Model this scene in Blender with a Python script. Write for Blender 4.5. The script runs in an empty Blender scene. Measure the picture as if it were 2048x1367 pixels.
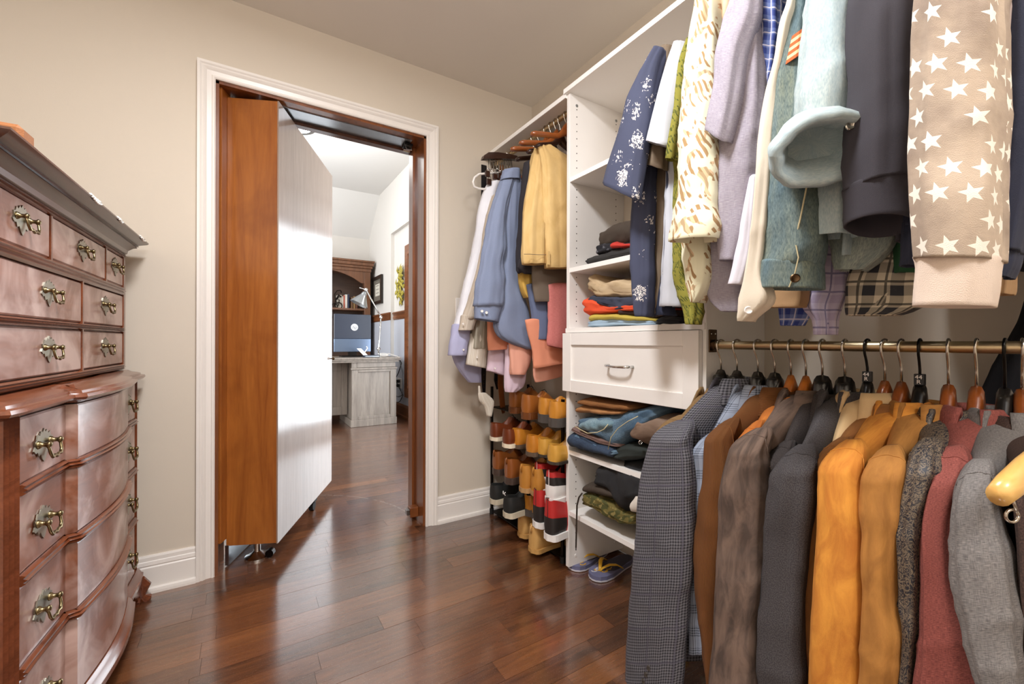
import bpy, bmesh, math, random
from mathutils import Vector, Matrix, noise
random.seed(7)
PI = math.pi
scene = bpy.context.scene
COL = scene.collection
# ------------------------------------------------------------------ camera
F_PX, YAW, ROLL = 854.66, math.radians(32.05), math.radians(.15)
EYE = Vector((0, 0, 1.0))
FW = Vector((math.sin(YAW), math.cos(YAW), 0)); RT0 = Vector((math.cos(YAW), -math.sin(YAW), 0)); UP0 = Vector((0, 0, 1))
RT = RT0 * math.cos(ROLL) + UP0 * math.sin(ROLL); UP = UP0 * math.cos(ROLL) - RT0 * math.sin(ROLL)
cam = bpy.data.cameras.new('camera'); cam.sensor_width = 36; cam.lens = F_PX / 2048 * 36; cam.clip_start = .02
camo = bpy.data.objects.new('camera', cam); COL.objects.link(camo)
m = Matrix((RT, UP, -FW)).transposed().to_4x4(); m.translation = EYE; camo.matrix_world = m
scene.camera = camo
# ------------------------------------------------------------------ world, lights, exposure
w = bpy.data.worlds.new('daylight'); scene.world = w; w.use_nodes = True
w.node_tree.nodes['Background'].inputs[0].default_value = (.80, .90, 1, 1)
w.node_tree.nodes['Background'].inputs[1].default_value = 1.0
scene.view_settings.view_transform = 'Standard'; scene.view_settings.look = 'None'
scene.view_settings.exposure = 0.0; scene.view_settings.gamma = 1.0; scene.view_settings.use_curve_mapping = False
def area(name, loc, rot, sx, sy, power, col, shape='RECTANGLE'):
    l = bpy.data.lights.new(name, 'AREA'); l.shape = shape; l.size = sx; l.size_y = sy; l.energy = power; l.color = col
    o = bpy.data.objects.new(name, l); COL.objects.link(o); o.location = loc; o.rotation_euler = rot
    return o
def point(name, loc, power, col, r):
    l = bpy.data.lights.new(name, 'POINT'); l.energy = power; l.color = col; l.shadow_soft_size = r
    o = bpy.data.objects.new(name, l); COL.objects.link(o); o.location = loc
area('closet_ceiling_lamp_light', (.15, .75, 2.42), (0, 0, 0), .34, .34, 40, (.955, .965, 1.0), 'DISK')
point('closet_rear_fill_light', (.2, -.75, 2.12), 53, (.955, .965, 1.0), .16)  # unseen fill added behind the camera, no fixture modelled
area('office_glass_door_daylight', (1.86, 4.15, 1.14), (0, PI / 2, 0), 2.0, 1.5, 76, (.88, .945, 1.0))
area('office_left_fill_light', (-2.4, 4.6, 1.7), (0, -PI / 2, 0), 1.6, 2.4, 150, (.92, .96, 1.0))  # unseen area light added to brighten the office; left wall has no window
# ------------------------------------------------------------------ helpers
def pix(u, v, X=None, Y=None, Z=None, D=None):
    """point where the photograph's pixel (u,v) meets a plane of the room"""
    d = FW + RT * ((u - 1024) / F_PX) + UP * ((683.5 - v) / F_PX)
    t = D if D is not None else X / d.x if X is not None else Y / d.y if Y is not None else (Z - 1) / d.z
    return EYE + d * t
WLOC = {}
def _link(o, parent, base):
    COL.objects.link(o)
    if parent: o.parent = parent
def wloc(p): return WLOC.get(p.name, Vector((0, 0, 0))) if p else Vector((0, 0, 0))
def tag(o, label=None, cat=None, group=None, kind=None):
    if label: o['label'] = label
    if cat: o['category'] = cat
    if group: o['group'] = group
    if kind: o['kind'] = kind
    return o
def thing(name, label, cat, loc=(0, 0, 0), group=None, rotz=0):
    o = bpy.data.objects.new(name, None); COL.objects.link(o); o.empty_display_size = .05
    o.location = loc; o.rotation_euler = (0, 0, rotz); WLOC[o.name] = Vector(loc)
    return tag(o, label, cat, group)
class MB:
    def __init__(s): s.v = []; s.f = []; s.mi = []; s.uv = []; s.cur = 0
    def add(s, vs, fs, uvs=None):
        b = len(s.v); s.v += [Vector(p) for p in vs]
        for i, f in enumerate(fs):
            s.f.append([b + k for k in f]); s.mi.append(s.cur)
            s.uv.append(uvs[i] if uvs else None)
        return s
    def box(s, x0, x1, y0, y1, z0, z1, M=None, c=0):
        x0, x1 = sorted((x0, x1)); y0, y1 = sorted((y0, y1)); z0, z1 = sorted((z0, z1))
        if c > 0:   # chamfered box
            cx = min(c, (x1 - x0) * .45, (y1 - y0) * .45, (z1 - z0) * .45); vs = []; idx = {}
            X = (x0, x1); Y = (y0, y1); Z = (z0, z1)
            for i in (0, 1):
                for j in (0, 1):
                    for k in (0, 1):
                        sx, sy, sz = (1 - 2 * i) * cx, (1 - 2 * j) * cx, (1 - 2 * k) * cx
                        for a, p in enumerate(((X[i], Y[j] + sy, Z[k] + sz), (X[i] + sx, Y[j], Z[k] + sz), (X[i] + sx, Y[j] + sy, Z[k]))):
                            idx[i, j, k, a] = len(vs); vs.append(Vector(p))
            g = lambda *a: idx[a]; fs = []
            for i in (0, 1):
                q = [g(i, 0, 0, 0), g(i, 1, 0, 0), g(i, 1, 1, 0), g(i, 0, 1, 0)]; fs.append(q if i else q[::-1])
                q = [g(0, i, 0, 1), g(1, i, 0, 1), g(1, i, 1, 1), g(0, i, 1, 1)]; fs.append(q[::-1] if i else q)
                q = [g(0, 0, i, 2), g(1, 0, i, 2), g(1, 1, i, 2), g(0, 1, i, 2)]; fs.append(q if i else q[::-1])
            for a in (0, 1):
                for b in (0, 1):
                    f1 = [g(a, b, 0, 0), g(a, b, 1, 0), g(a, b, 1, 1), g(a, b, 0, 1)]; fs.append(f1 if a == b else f1[::-1])
                    f1 = [g(a, 0, b, 0), g(a, 1, b, 0), g(a, 1, b, 2), g(a, 0, b, 2)]; fs.append(f1[::-1] if a == b else f1)
                    f1 = [g(0, a, b, 1), g(1, a, b, 1), g(1, a, b, 2), g(0, a, b, 2)]; fs.append(f1 if a == b else f1[::-1])
            for i in (0, 1):
                for j in (0, 1):
                    for k in (0, 1):
                        t = [g(i, j, k, 0), g(i, j, k, 1), g(i, j, k, 2)]; fs.append(t if (i + j + k) % 2 else t[::-1])
        else:
            vs = [Vector((x, y, z)) for x in (x0, x1) for y in (y0, y1) for z in (z0, z1)]
            fs = [(0, 1, 3, 2), (4, 6, 7, 5), (0, 4, 5, 1), (2, 3, 7, 6), (0, 2, 6, 4), (1, 5, 7, 3)]
        if M: vs = [M @ p for p in vs]
        return s.add(vs, fs)
    def loft(s, rings, cap0=True, cap1=True, closed=True, uvs=True):
        n = len(rings[0]); vs = [p for r in rings for p in r]; fs = []; uv = []
        L = [0]
        for i in range(1, len(rings)): L.append(L[-1] + (sum(((rings[i][k] - rings[i - 1][k]).length for k in range(0, n, max(1, n // 6)))) / len(range(0, n, max(1, n // 6)))))
        per = max(sum((r[(k + 1) % n] - r[k]).length for k in range(n)) for r in rings) if closed else max(sum((r[k + 1] - r[k]).length for k in range(n - 1)) for r in rings)
        m = n if closed else n - 1
        ref = max(rings, key=lambda r: sum((r[(k + 1) % n] - r[k]).length for k in range(m))); cu = [0]
        for k in range(m): cu.append(cu[-1] + (ref[(k + 1) % n] - ref[k]).length)
        for i in range(len(rings) - 1):
            for k in range(m):
                a = i * n + k; b = i * n + (k + 1) % n
                fs.append((a, b, b + n, a + n))
                u0, u1 = cu[k], cu[k + 1]
                uv.append(((u0, L[i]), (u1, L[i]), (u1, L[i + 1]), (u0, L[i + 1])))
        if cap0: fs.append(tuple(range(n))[::-1]); uv.append(tuple((per * k / n, 0) for k in range(n))[::-1])
        if cap1: fs.append(tuple((len(rings) - 1) * n + k for k in range(n))); uv.append(tuple((per * k / n, L[-1]) for k in range(n)))
        return s.add(vs, fs, uv if uvs else None)
    def tube(s, pts, r, n=8, cap=True, flat=None):
        pts = [Vector(p) for p in pts]; rings = []
        rs = r if isinstance(r, (list, tuple)) else [r] * len(pts)
        t0 = (pts[1] - pts[0]).normalized(); nrm = t0.orthogonal().normalized()
        for i, p in enumerate(pts):
            t = (pts[min(i + 1, len(pts) - 1)] - pts[max(i - 1, 0)]).normalized()
            nrm = (nrm - t * nrm.dot(t))
            if nrm.length < 1e-6: nrm = t.orthogonal()
            nrm.normalize(); bn = t.cross(nrm)
            if flat:
                up = Vector(flat); a = t.cross(up).normalized(); b = a.cross(t).normalized()
                rings.append([p + a * math.cos(2 * PI * k / n) * rs[i][0] + b * math.sin(2 * PI * k / n) * rs[i][1] for k in range(n)])
            else:
                rings.append([p + (nrm * math.cos(2 * PI * k / n) + bn * math.sin(2 * PI * k / n)) * rs[i] for k in range(n)])
        return s.loft(rings, cap, cap)
    def lathe(s, prof, c=(0, 0, 0), axis='z', n=20, M=None):
        rings = []
        for (r, h) in prof:
            ring = []
            for k in range(n):
                a = 2 * PI * k / n; x, y = r * math.cos(a), r * math.sin(a)
                p = Vector((x, y, h)) if axis == 'z' else Vector((x, h, y)) if axis == 'y' else Vector((h, x, y))
                p = M @ p if M else p
                ring.append(p + Vector(c))
            rings.append(ring)
        return s.loft(rings)
    def prism(s, poly, d, M=None):
        """poly: list of (x,y) CCW, extruded along z by d, then M"""
        n = len(poly); vs = [Vector((x, y, 0)) for x, y in poly] + [Vector((x, y, d)) for x, y in poly]
        fs = [tuple(range(n))[::-1], tuple(range(n, 2 * n))] + [(k, (k + 1) % n, n + (k + 1) % n, n + k) for k in range(n)]
        if M: vs = [M @ p for p in vs]
        return s.add(vs, fs)
    def sweep(s, prof, path, up=Vector((0, 0, 1)), cap=True):
        """closed profile [(out,up)] swept along horizontal path points; out = left normal of the path"""
        rings = []; path = [Vector(p) for p in path]
        for i, p in enumerate(path):
            a = (p - path[i - 1]).normalized() if i else (path[1] - p).normalized()
            b = (path[i + 1] - p).normalized() if i < len(path) - 1 else a
            t = (a + b).normalized(); nr = up.cross(t).normalized(); k = 1 / max(.35, nr.dot(up.cross(b).normalized()))
            rings.append([p + nr * o * k + up * h for o, h in prof])
        return s.loft(rings, cap, cap)
    def build(s, name, mats, parent=None, smooth=False, local=False, auto=None):
        me = bpy.data.meshes.new(name)
        off = Vector((0, 0, 0)) if local else wloc(parent)
        me.from_pydata([p - off for p in s.v], [], s.f)
        mats = mats if isinstance(mats, (list, tuple)) else [mats]
        for mt in mats: me.materials.append(mt)
        if len(mats) > 1: me.polygons.foreach_set('material_index', s.mi)
        if any(s.uv):
            ul = me.uv_layers.new(name='UVMap'); k = 0
            for i, f in enumerate(s.f):
                for j in range(len(f)):
                    if s.uv[i]: ul.data[k].uv = s.uv[i][j]
                    k += 1
        if smooth: me.polygons.foreach_set('use_smooth', [True] * len(me.polygons))
        me.update()
        bm = bmesh.new(); bm.from_mesh(me); bmesh.ops.recalc_face_normals(bm, faces=bm.faces); bm.to_mesh(me); bm.free()
        if auto: me.set_sharp_from_angle(angle=math.radians(auto))
        o = bpy.data.objects.new(name, me); COL.objects.link(o)
        if parent: o.parent = parent
        WLOC[o.name] = off
        return o
def clone(me, name, parent=None, M=None, loc=None, local=False):
    o = bpy.data.objects.new(name, me); COL.objects.link(o)
    if parent: o.parent = parent
    mm = M.copy() if M else Matrix.Translation(Vector(loc or (0, 0, 0)))
    if parent and not local: mm.translation -= wloc(parent)
    o.matrix_basis = mm
    return o
# ------------------------------------------------------------------ materials
def lin(c):
    if isinstance(c, str):
        c = c.lstrip('#'); c = [int(c[i:i + 2], 16) / 255 for i in (0, 2, 4)]
    return tuple((x / 12.92 if x <= .04045 else ((x + .055) / 1.055) ** 2.4) for x in c) + (1,)
class NT:
    def __init__(s, name):
        s.m = bpy.data.materials.new(name); s.m.use_nodes = True; s.t = s.m.node_tree; s.n = s.t.nodes
        s.b = s.n['Principled BSDF']
    def nd(s, typ, **kw):
        n = s.n.new('ShaderNode' + typ)
        for k, v in kw.items():
            if k in n.inputs.keys() if not k.startswith('_') else False: s.set(n.inputs[k], v)
            else: setattr(n, k.lstrip('_'), v)
        return n
    def set(s, inp, v):
        if hasattr(v, 'is_linked') or hasattr(v, 'links'): s.t.links.new(v, inp)
        elif hasattr(v, 'outputs'): s.t.links.new(v.outputs[0], inp)
        else: inp.default_value = v
    def math(s, op, a, b=0.0, c=None):
        n = s.n.new('ShaderNodeMath'); n.operation = op; s.set(n.inputs[0], a); s.set(n.inputs[1], b)
        if c is not None: s.set(n.inputs[2], c)
        return n.outputs[0]
    def mix(s, f, a, b, blend='MIX'):
        n = s.n.new('ShaderNodeMix'); n.data_type = 'RGBA'; n.blend_type = blend
        s.set(n.inputs['Factor'], f); s.set(n.inputs[6], a); s.set(n.inputs[7], b); return n.outputs[2]
    def co(s, kind='Object'):
        n = s.n.new('ShaderNodeTexCoord'); return n.outputs[kind]
    def mapping(s, vec, scale=(1, 1, 1), rot=(0, 0, 0), loc=(0, 0, 0)):
        n = s.n.new('ShaderNodeMapping'); s.set(n.inputs[0], vec); n.inputs['Scale'].default_value = scale
        n.inputs['Rotation'].default_value = rot; n.inputs['Location'].default_value = loc; return n.outputs[0]
    def noise(s, vec, scale, detail=3, rough=.5, dist=0):
        n = s.n.new('ShaderNodeTexNoise'); s.set(n.inputs['Vector'], vec); n.inputs['Scale'].default_value = scale
        n.inputs['Detail'].default_value = detail; n.inputs['Roughness'].default_value = rough; n.inputs['Distortion'].default_value = dist
        return n.outputs[0]
    def ramp(s, f, stops, interp='LINEAR'):
        n = s.n.new('ShaderNodeValToRGB'); s.set(n.inputs[0], f); e = n.color_ramp.elements; n.color_ramp.interpolation = interp
        while len(e) < len(stops): e.new(.5)
        for i, (p, c) in enumerate(stops): e[i].position = p; e[i].color = c if len(c) == 4 else (*c, 1)
        return n.outputs[0]
    def bump(s, h, strength=.3, dist=.01):
        n = s.n.new('ShaderNodeBump'); n.inputs['Strength'].default_value = strength; n.inputs['Distance'].default_value = dist
        s.set(n.inputs['Height'], h); s.t.links.new(n.outputs[0], s.b.inputs['Normal'])
    def fin(s, col, rough=.6, metal=0, **kw):
        s.set(s.b.inputs['Base Color'], col); s.set(s.b.inputs['Roughness'], rough); s.b.inputs['Metallic'].default_value = metal
        for k, v in kw.items(): s.set(s.b.inputs[k.replace('_', ' ')], v)
        return s.m
def plain(name, col, rough=.5, metal=0, var=.06, sc=8, bump=0, bsc=200, **kw):
    t = NT(name); c = lin(col); v = t.noise(t.co(), sc, 3)
    lo = tuple(x * (1 - var) for x in c[:3]) + (1,); hi = tuple(min(1, x * (1 + var)) for x in c[:3]) + (1,)
    colr = t.mix(v, lo, hi)
    if bump: t.bump(t.noise(t.co(), bsc, 2), bump, .002)
    return t.fin(colr, rough, metal, **kw)
def wood(name, c1, c2, rough=.35, axis=2, scale=1.0, coat=0, blot=None, bump=.05):
    t = NT(name); s = [14 * scale] * 3; s[axis] = 1.2 * scale
    v = t.mapping(t.co(), tuple(s)); g = t.noise(v, 1.6, 6, .62, .8); fine = t.noise(t.mapping(t.co(), tuple(x * 6 for x in s)), 2, 3)
    g2 = t.math('ADD', t.math('MULTIPLY', g, .8), t.math('MULTIPLY', fine, .2))
    col = t.ramp(g2, [(.32, lin(c1)), (.68, lin(c2))])
    if blot:
        b = t.ramp(t.noise(t.co(), blot[1], 4, .55, .6), [(blot[2], (0, 0, 0)), (blot[3], (1, 1, 1))]); col = t.mix(b, col, lin(blot[0]))
    if bump: t.bump(fine, bump, .002)
    return t.fin(col, rough, 0, Coat_Weight=coat, Coat_Roughness=.15)
def metal(name, col, rough=.25, var=.1, sc=30): return plain(name, col, rough, 1, var, sc)
M = {}
M['wall'] = plain('wall_paint', '#D9CDBC', .75, 0, .015, 4, .08, 350)
M['ceil'] = plain('ceiling_paint', '#E8E1D8', .85, 0, .012, 3, .05, 300)
M['trim'] = plain('trim_paint', '#EFE8E0', .32, 0, .012, 5)
M['melamine'] = plain('white_melamine', '#EDE8E2', .38, 0, .01, 6)
M['melamine_edge'] = plain('white_edge_band', '#FAF7F2', .32, 0, .008, 6)
M['office_wall'] = plain('office_wall_paint', '#DAD6D0', .8, 0, .012, 4)
M['office_low'] = plain('office_dado_paint', '#B9BCC6', .8, 0, .015, 4)
M['office_ceil'] = plain('office_ceiling_paint', '#E6E5E2', .85, 0, .01, 4)
M['rod'] = metal('brushed_brass_rod', '#CFB992', .36, .04, 60)
M['bronze'] = metal('dark_bronze', '#5A4632', .35)
M['chrome'] = metal('chrome', '#D8D8D6', .14, .03)
M['steel'] = metal('brushed_steel', '#A9AEB2', .28)
M['black'] = plain('black_plastic', '#17171A', .38)
M['dkmetal'] = metal('dark_metal', '#2A2624', .4)
M['rubber'] = plain('black_rubber', '#141414', .7)
# ================================================================== SETTING
YW, XR, XL, YB, ZC = 2.217, 1.53, -.86, -1.7, 2.477      # far wall, closet wall, dresser wall, rear wall, ceiling
DX0, DX1, DZ = -.106, .834, 2.113                          # doorway
YO = 2.40                                                  # office side of the door wall
OXR, OYB, OZC, OXL = 1.80, 7.27, 3.24, -2.6                # office
def S(o): return tag(o, kind='structure')
def wallbox(name, boxes, mat):
    b = MB()
    for q in boxes: b.box(*q)
    return S(b.build(name, mat))
wallbox('wall_far', [(XL - .1, DX0, YW, YO, 0, ZC), (DX1, XR + .1, YW, YO, 0, ZC), (DX0, DX1, YW, YO, DZ, ZC)], M['wall'])
wallbox('wall_left', [(XL - .1, XL, YB - .1, YW, 0, ZC)], M['wall'])
wallbox('wall_right', [(XR, XR + .1, YB - .1, YW, 0, ZC)], M['wall'])
wallbox('wall_rear', [(XL, XR, YB - .1, YB, 0, ZC)], M['wall'])
wallbox('ceiling', [(XL - .1, XR + .1, YB - .1, YO, ZC, ZC + .1)], M['ceil'])
# ---- floor: planks as pieces near the camera, the material beyond
def plank_mat(name, tiled):
    t = NT(name)
    if tiled:
        co = t.co(); br = t.n.new('ShaderNodeTexBrick'); t.set(br.inputs['Vector'], co)
        for k, v in (('Color1', lin('#4E2E20')), ('Color2', lin('#38201A')), ('Mortar', lin('#150B08'))): br.inputs[k].default_value = v
        for k, v in (('Scale', 1), ('Mortar Size', .0012), ('Brick Width', .62), ('Row Height', .083), ('Bias', 0)): br.inputs[k].default_value = v
        base = br.outputs[0]; g = t.noise(t.mapping(co, (2, 26, 1)), 1.5, 5, .6, .5)
    else:
        oi = t.n.new('ShaderNodeObjectInfo'); co0 = t.co()
        off = t.n.new('ShaderNodeCombineXYZ'); t.set(off.inputs[0], t.math('MULTIPLY', oi.outputs['Random'], 37)); t.set(off.inputs[1], t.math('MULTIPLY', oi.outputs['Random'], 11))
        ad = t.n.new('ShaderNodeVectorMath'); ad.operation = 'ADD'; t.set(ad.inputs[0], co0); t.set(ad.inputs[1], off.outputs[0]); co = ad.outputs[0]
        base = t.ramp(oi.outputs['Random'], [(0, lin('#3A2015')), (.35, lin('#573220')), (.7, lin('#693E27')), (1, lin('#83512E'))])
        g = t.noise(t.mapping(co, (2.2, 24, 24)), 1.6, 6, .62, 1.2)
    col = t.mix(t.ramp(g, [(.3, (0, 0, 0)), (.7, (1, 1, 1))]), t.mix(.38, base, (.012, .006, .004, 1)), t.mix(.28, base, lin('#9A6238')))
    pos = t.n.new('ShaderNodeNewGeometry').outputs['Position']
    scr = t.noise(t.mapping(pos, (5, 60, 1)), 3, 2); spk = t.noise(pos, 330, 0)
    dust = t.math('GREATER_THAN', spk, .735)
    col = t.mix(t.math('MULTIPLY', dust, .35), col, lin('#9A8678'))
    # curved scuff left by the swinging bookcase
    sp = t.n.new('ShaderNodeSeparateXYZ'); t.set(sp.inputs[0], pos)
    dx = t.math('SUBTRACT', sp.outputs[0], 0.02); dy = t.math('SUBTRACT', sp.outputs[1], 2.33)
    rr = t.math('SQRT', t.math('ADD', t.math('MULTIPLY', dx, dx), t.math('MULTIPLY', dy, dy)))
    arc = t.math('LESS_THAN', t.math('ABSOLUTE', t.math('SUBTRACT', rr, .80)), .006)
    col = t.mix(t.math('MULTIPLY', t.math('MULTIPLY', t.math('MULTIPLY', arc, t.math('GREATER_THAN', sp.outputs[1], 2.4)), t.math('GREATER_THAN', t.noise(pos, 30, 2), .46)), .22), col, lin('#B9AEA6'))
    rough = t.math('ADD', .20, t.math('MULTIPLY', scr, .2))
    t.bump(t.noise(t.mapping(pos, (4, 30, 1)), 4, 3), .06, .002)
    return t.fin(col, rough, 0, Coat_Weight=1.0, Coat_Roughness=.16, Coat_IOR=2.2)
M['plank'] = plank_mat('dark_floor_plank', False); M['plankfar'] = plank_mat('dark_floor_boards_far', True)
b = MB(); b.box(XL, XR, YB, 3.2, -.06, -.012); b.box(OXL, OXR, YO, OYB, -.06, -.0125)
floor = S(b.build('floor', plain('subfloor_dark', '#120A07', .6)))
b = MB(); b.box(OXL, OXR, 3.2, OYB, -.02, 0); b.box(OXL, -.35, YO, 3.2, -.02, 0); b.box(XL, XR, YB, .5, -.02, 0)
o = b.build('plank_field', M['plankfar'], floor); o['kind'] = 'stuff'
rp = random.Random(3); y = .5; row = 0
while y < 3.2:
    x0, x1 = (XL, XR) if y < YW - .03 else ((-.35, OXR) if y > YO else (DX0, DX1))
    x = x0 - rp.random() * .5
    y1 = min(y + .083, 3.2)
    while x < x1:
        L = rp.choice([.32, .45, .55, .62, .75, .9, 1.05]); a, c = max(x, x0), min(x + L, x1)
        if c - a > .01:
            bb = MB(); cx, cy = (a + c) / 2, (y + y1) / 2; dz = rp.uniform(-.0006, .0)
            bb.box(a + .0004 - cx, c - .0004 - cx, y + .0004 - cy, y1 - .0004 - cy, -.012, dz)
            p = bb.build('plank', M['plank'], floor, local=True); p.location = (cx, cy, 0)
        x += L
    y = y1; row += 1
# ---- door casing, baseboards
CAS = [(0, 0), (0, .010), (.005, .014), (.010, .014), (.014, .010), (.030, .013), (.036, .018), (.041, .021), (.047, .019), (.053, .024), (.063, .024), (.063, 0)]
b = MB(); b.sweep(CAS, [(DX0, YW, 0), (DX0, YW, DZ), (DX1, YW, DZ), (DX1, YW, 0)], up=Vector((0, -1, 0)))
S(b.build('trim_1', M['trim']))
def baseboard(name, path, mat=None, h=.145):
    k = h / .145
    prof = [(0, 0), (0, .145 * k), (.006, .145 * k), (.009, .138 * k), (.009, .124 * k), (.012, .121 * k), (.014, .108 * k), (.011, .103 * k), (.015, .098 * k), (.015, .022), (.026, .019), (.028, .010), (.028, 0)]
    b = MB(); b.sweep(prof, path); return S(b.build(name, mat or M['trim']))
baseboard('baseboard_far', [(DX0 - .063, YW, 0), (XL, YW, 0)])
baseboard('baseboard_right', [(XR, YW, 0), (DX1 + .063, YW, 0)])
baseboard('baseboard_left', [(XL, YW, 0), (XL, YB, 0)])
# ---- brown door lining
M['jamb'] = wood('jamb_wood', '#5E3116', '#8A4E24', .28, 2, 1, .3)
M['jambdk'] = wood('jamb_wood_dark', '#3A1D0E', '#5A3018', .3, 2, 1, .2)
b = MB()
for x, s in ((DX0, 1), (DX1, -1)):
    b.box(x - .004 * s, x + .012 * s, YW - .001, YO + .02, 0, DZ + .004)
    b.box(x + .012 * s, x + .027 * s, YO - .045, YO + .02, 0, DZ - .012)
b.box(DX0, DX1, YW - .001, YO + .02, DZ - .012, DZ + .004)
lining = S(b.build('trim_2', M['jamb']))
b = MB(); b.box(.11, DX1 - .06, YW + .05, YO - .02, DZ - .0165, DZ - .012); b.build('steel_header_plate', M['steel'], lining)
b = MB(); b.box(DX0 + .012, DX1 - .012, YO - .02, YO + .02, DZ - .032, DZ - .012); b.build('head_stop', M['jambdk'], lining)
rc = thing('roller_catch', 'small dark metal roller catch screwed under the right end of the door header', 'catch', (.765, 2.33, DZ - .02))
b = MB(); b.box(.745, .79, 2.30, 2.36, DZ - .03, DZ - .017, c=.002); b.build('plate', M['dkmetal'], rc)
b = MB(); b.tube([(.752, 2.31, DZ - .034), (.752, 2.30, DZ - .055), (.782, 2.30, DZ - .055), (.782, 2.31, DZ - .034)], .003, 6)
b.build('wire_guard', M['chrome'], rc)
b = MB(); b.tube([(.748, 2.345, DZ - .04), (.786, 2.345, DZ - .04)], .009, 10); b.build('roller', M['chrome'], rc)
sb = thing('floor_stop_block', 'small brown wooden stop block with metal magnet at foot of right door jamb', 'door stop', (.79, 2.31, 0))
b = MB(); b.box(.775, .822, 2.285, 2.335, .03, .085, c=.003); b.build('block', M['jamb'], sb)
b = MB(); b.box(.757, .775, 2.29, 2.325, .045, .075, c=.003); b.build('magnet', M['steel'], sb)
# ---- wall switch plate half hidden by the shirts
sw = thing('switch_plate', 'white light switch plate on wall behind the pale shirt', 'switch', (.99, YW, 1.12))
p0, p1 = pix(911, 595, Y=YW - .003), pix(921, 660, Y=YW - .003)
b = MB(); b.box(p0.x, p0.x + .075, YW - .006, YW, p1.z, p0.z, c=.003); b.build('plate', M['trim'], sw)
b = MB(); b.box(p0.x + .032, p0.x + .043, YW - .014, YW - .006, (p0.z + p1.z) / 2 - .012, (p0.z + p1.z) / 2 + .012, c=.002); b.build('toggle', M['trim'], sw)
# ================================================================== OFFICE SHELL
wz0, wz1, wy0, wy1 = .12, 2.16, 3.35, 4.95
NY = 6.02
wallbox('wall_office_right', [(OXR, OXR + .15, YO, wy0, 0, OZC), (OXR, OXR + .15, wy1, OYB + .1, 0, OZC), (OXR, OXR + .15, wy0, wy1, 0, wz0), (OXR, OXR + .15, wy0, wy1, wz1, OZC)], M['office_wall'])
wallbox('wall_office_back', [(OXL, OXR + .15, OYB, OYB + .1, 0, OZC)], M['office_wall'])
wallbox('wall_office_left', [(OXL - .1, OXL, YO, OYB + .1, 0, OZC)], M['office_wall'])
wallbox('wall_office_front', [(OXL, XL - .1, YW, YO, 0, OZC), (XR + .1, OXR + .15, YW, YO, 0, OZC), (XL - .1, XR + .1, YW + .09, YO, ZC + .1, OZC)], M['office_wall'])
wallbox('ceiling_office', [(OXL - .1, OXR + .15, YW, OYB + .1, OZC, OZC + .1)], M['office_ceil'])
b = MB(); b.prism([(6.63, OZC), (OYB, 2.69), (OYB, OZC)], OXR - OXL, Matrix(((0, 0, 1, OXL), (1, 0, 0, 0), (0, 1, 0, 0), (0, 0, 0, 1))))
S(b.build('ceiling_office_slope', M['office_ceil']))
# thicker wall above and beyond the recess, so the wall between reads as a niche
b = MB(); b.box(OXR - .05, OXR, NY, OYB, .0, OZC); b.box(OXR - .05, OXR, YO, NY, 2.52, OZC); S(b.build('wall_office_niche', M['office_wall']))
b = MB(); b.box(OXR - .055, OXR - .05, NY, OYB, 0, 1.33); b.box(OXR - .004, OXR, YO, wy0 - .07, 0, 1.33); b.box(OXR - .004, OXR, wy1 + .07, NY, 0, 1.33); S(b.build('wall_office_dado', M['office_low']))
M['offwood'] = wood('office_trim_wood', '#5B3219', '#8B5430', .35, 1, 1, .15)
RAIL = [(0, 0), (0, .11), (.022, .11), (.030, .098), (.030, .085), (.018, .078), (.014, .05), (.020, .04), (.020, .02), (.010, 0)]
b = MB(); b.sweep([(o_, h - .055 + 1.36) for o_, h in RAIL], [(OXR - .05, NY, 0), (OXR - .05, OYB, 0)]); b.sweep([(o_, h - .055 + 1.36) for o_, h in RAIL], [(OXR, wy1 + .06, 0), (OXR, NY, 0)])
b.sweep([(o_, h - .055 + 1.36) for o_, h in RAIL], [(-.3, OYB, 0), (OXL, OYB, 0)])
S(b.build('trim_3', M['offwood']))
BB2 = [(0, 0), (0, .17), (.012, .165), (.012, .15), (.020, .14), (.020, .03), (.034, .026), (.034, 0)]
b = MB(); b.sweep(BB2, [(OXR - .05, NY, 0), (OXR - .05, OYB, 0)]); b.sweep(BB2, [(OXR, YO, 0), (OXR, wy0 - .07, 0)]); b.sweep(BB2, [(OXR, wy1 + .07, 0), (OXR, NY, 0)]); S(b.build('baseboard_office', M['offwood']))
# the window that lights the office (hidden from the camera by the door wall)
wn = S(thing('window_1', None, None, (OXR, 4.15, wz0)))
b = MB()
for q in ((wy0 - .07, wy0, wz0 - .07, wz1 + .07), (wy1, wy1 + .07, wz0 - .07, wz1 + .07), (wy0, wy1, wz0 - .07, wz0), (wy0, wy1, wz1, wz1 + .07)): b.box(OXR - .02, OXR + .14, *q)
b.build('window_frame', M['offwood'], wn)
b = MB(); b.box(OXR + .05, OXR + .08, 4.12, 4.18, wz0, wz1); b.build('window_mullion', M['offwood'], wn)
t = NT('window_glass'); t.fin((.9, .95, 1, 1), .02, 0, Alpha=.12); M['glass'] = t.m
b = MB(); b.box(OXR + .062, OXR + .068, wy0, wy1, wz0, wz1); b.build('pane', M['glass'], wn)
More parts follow.
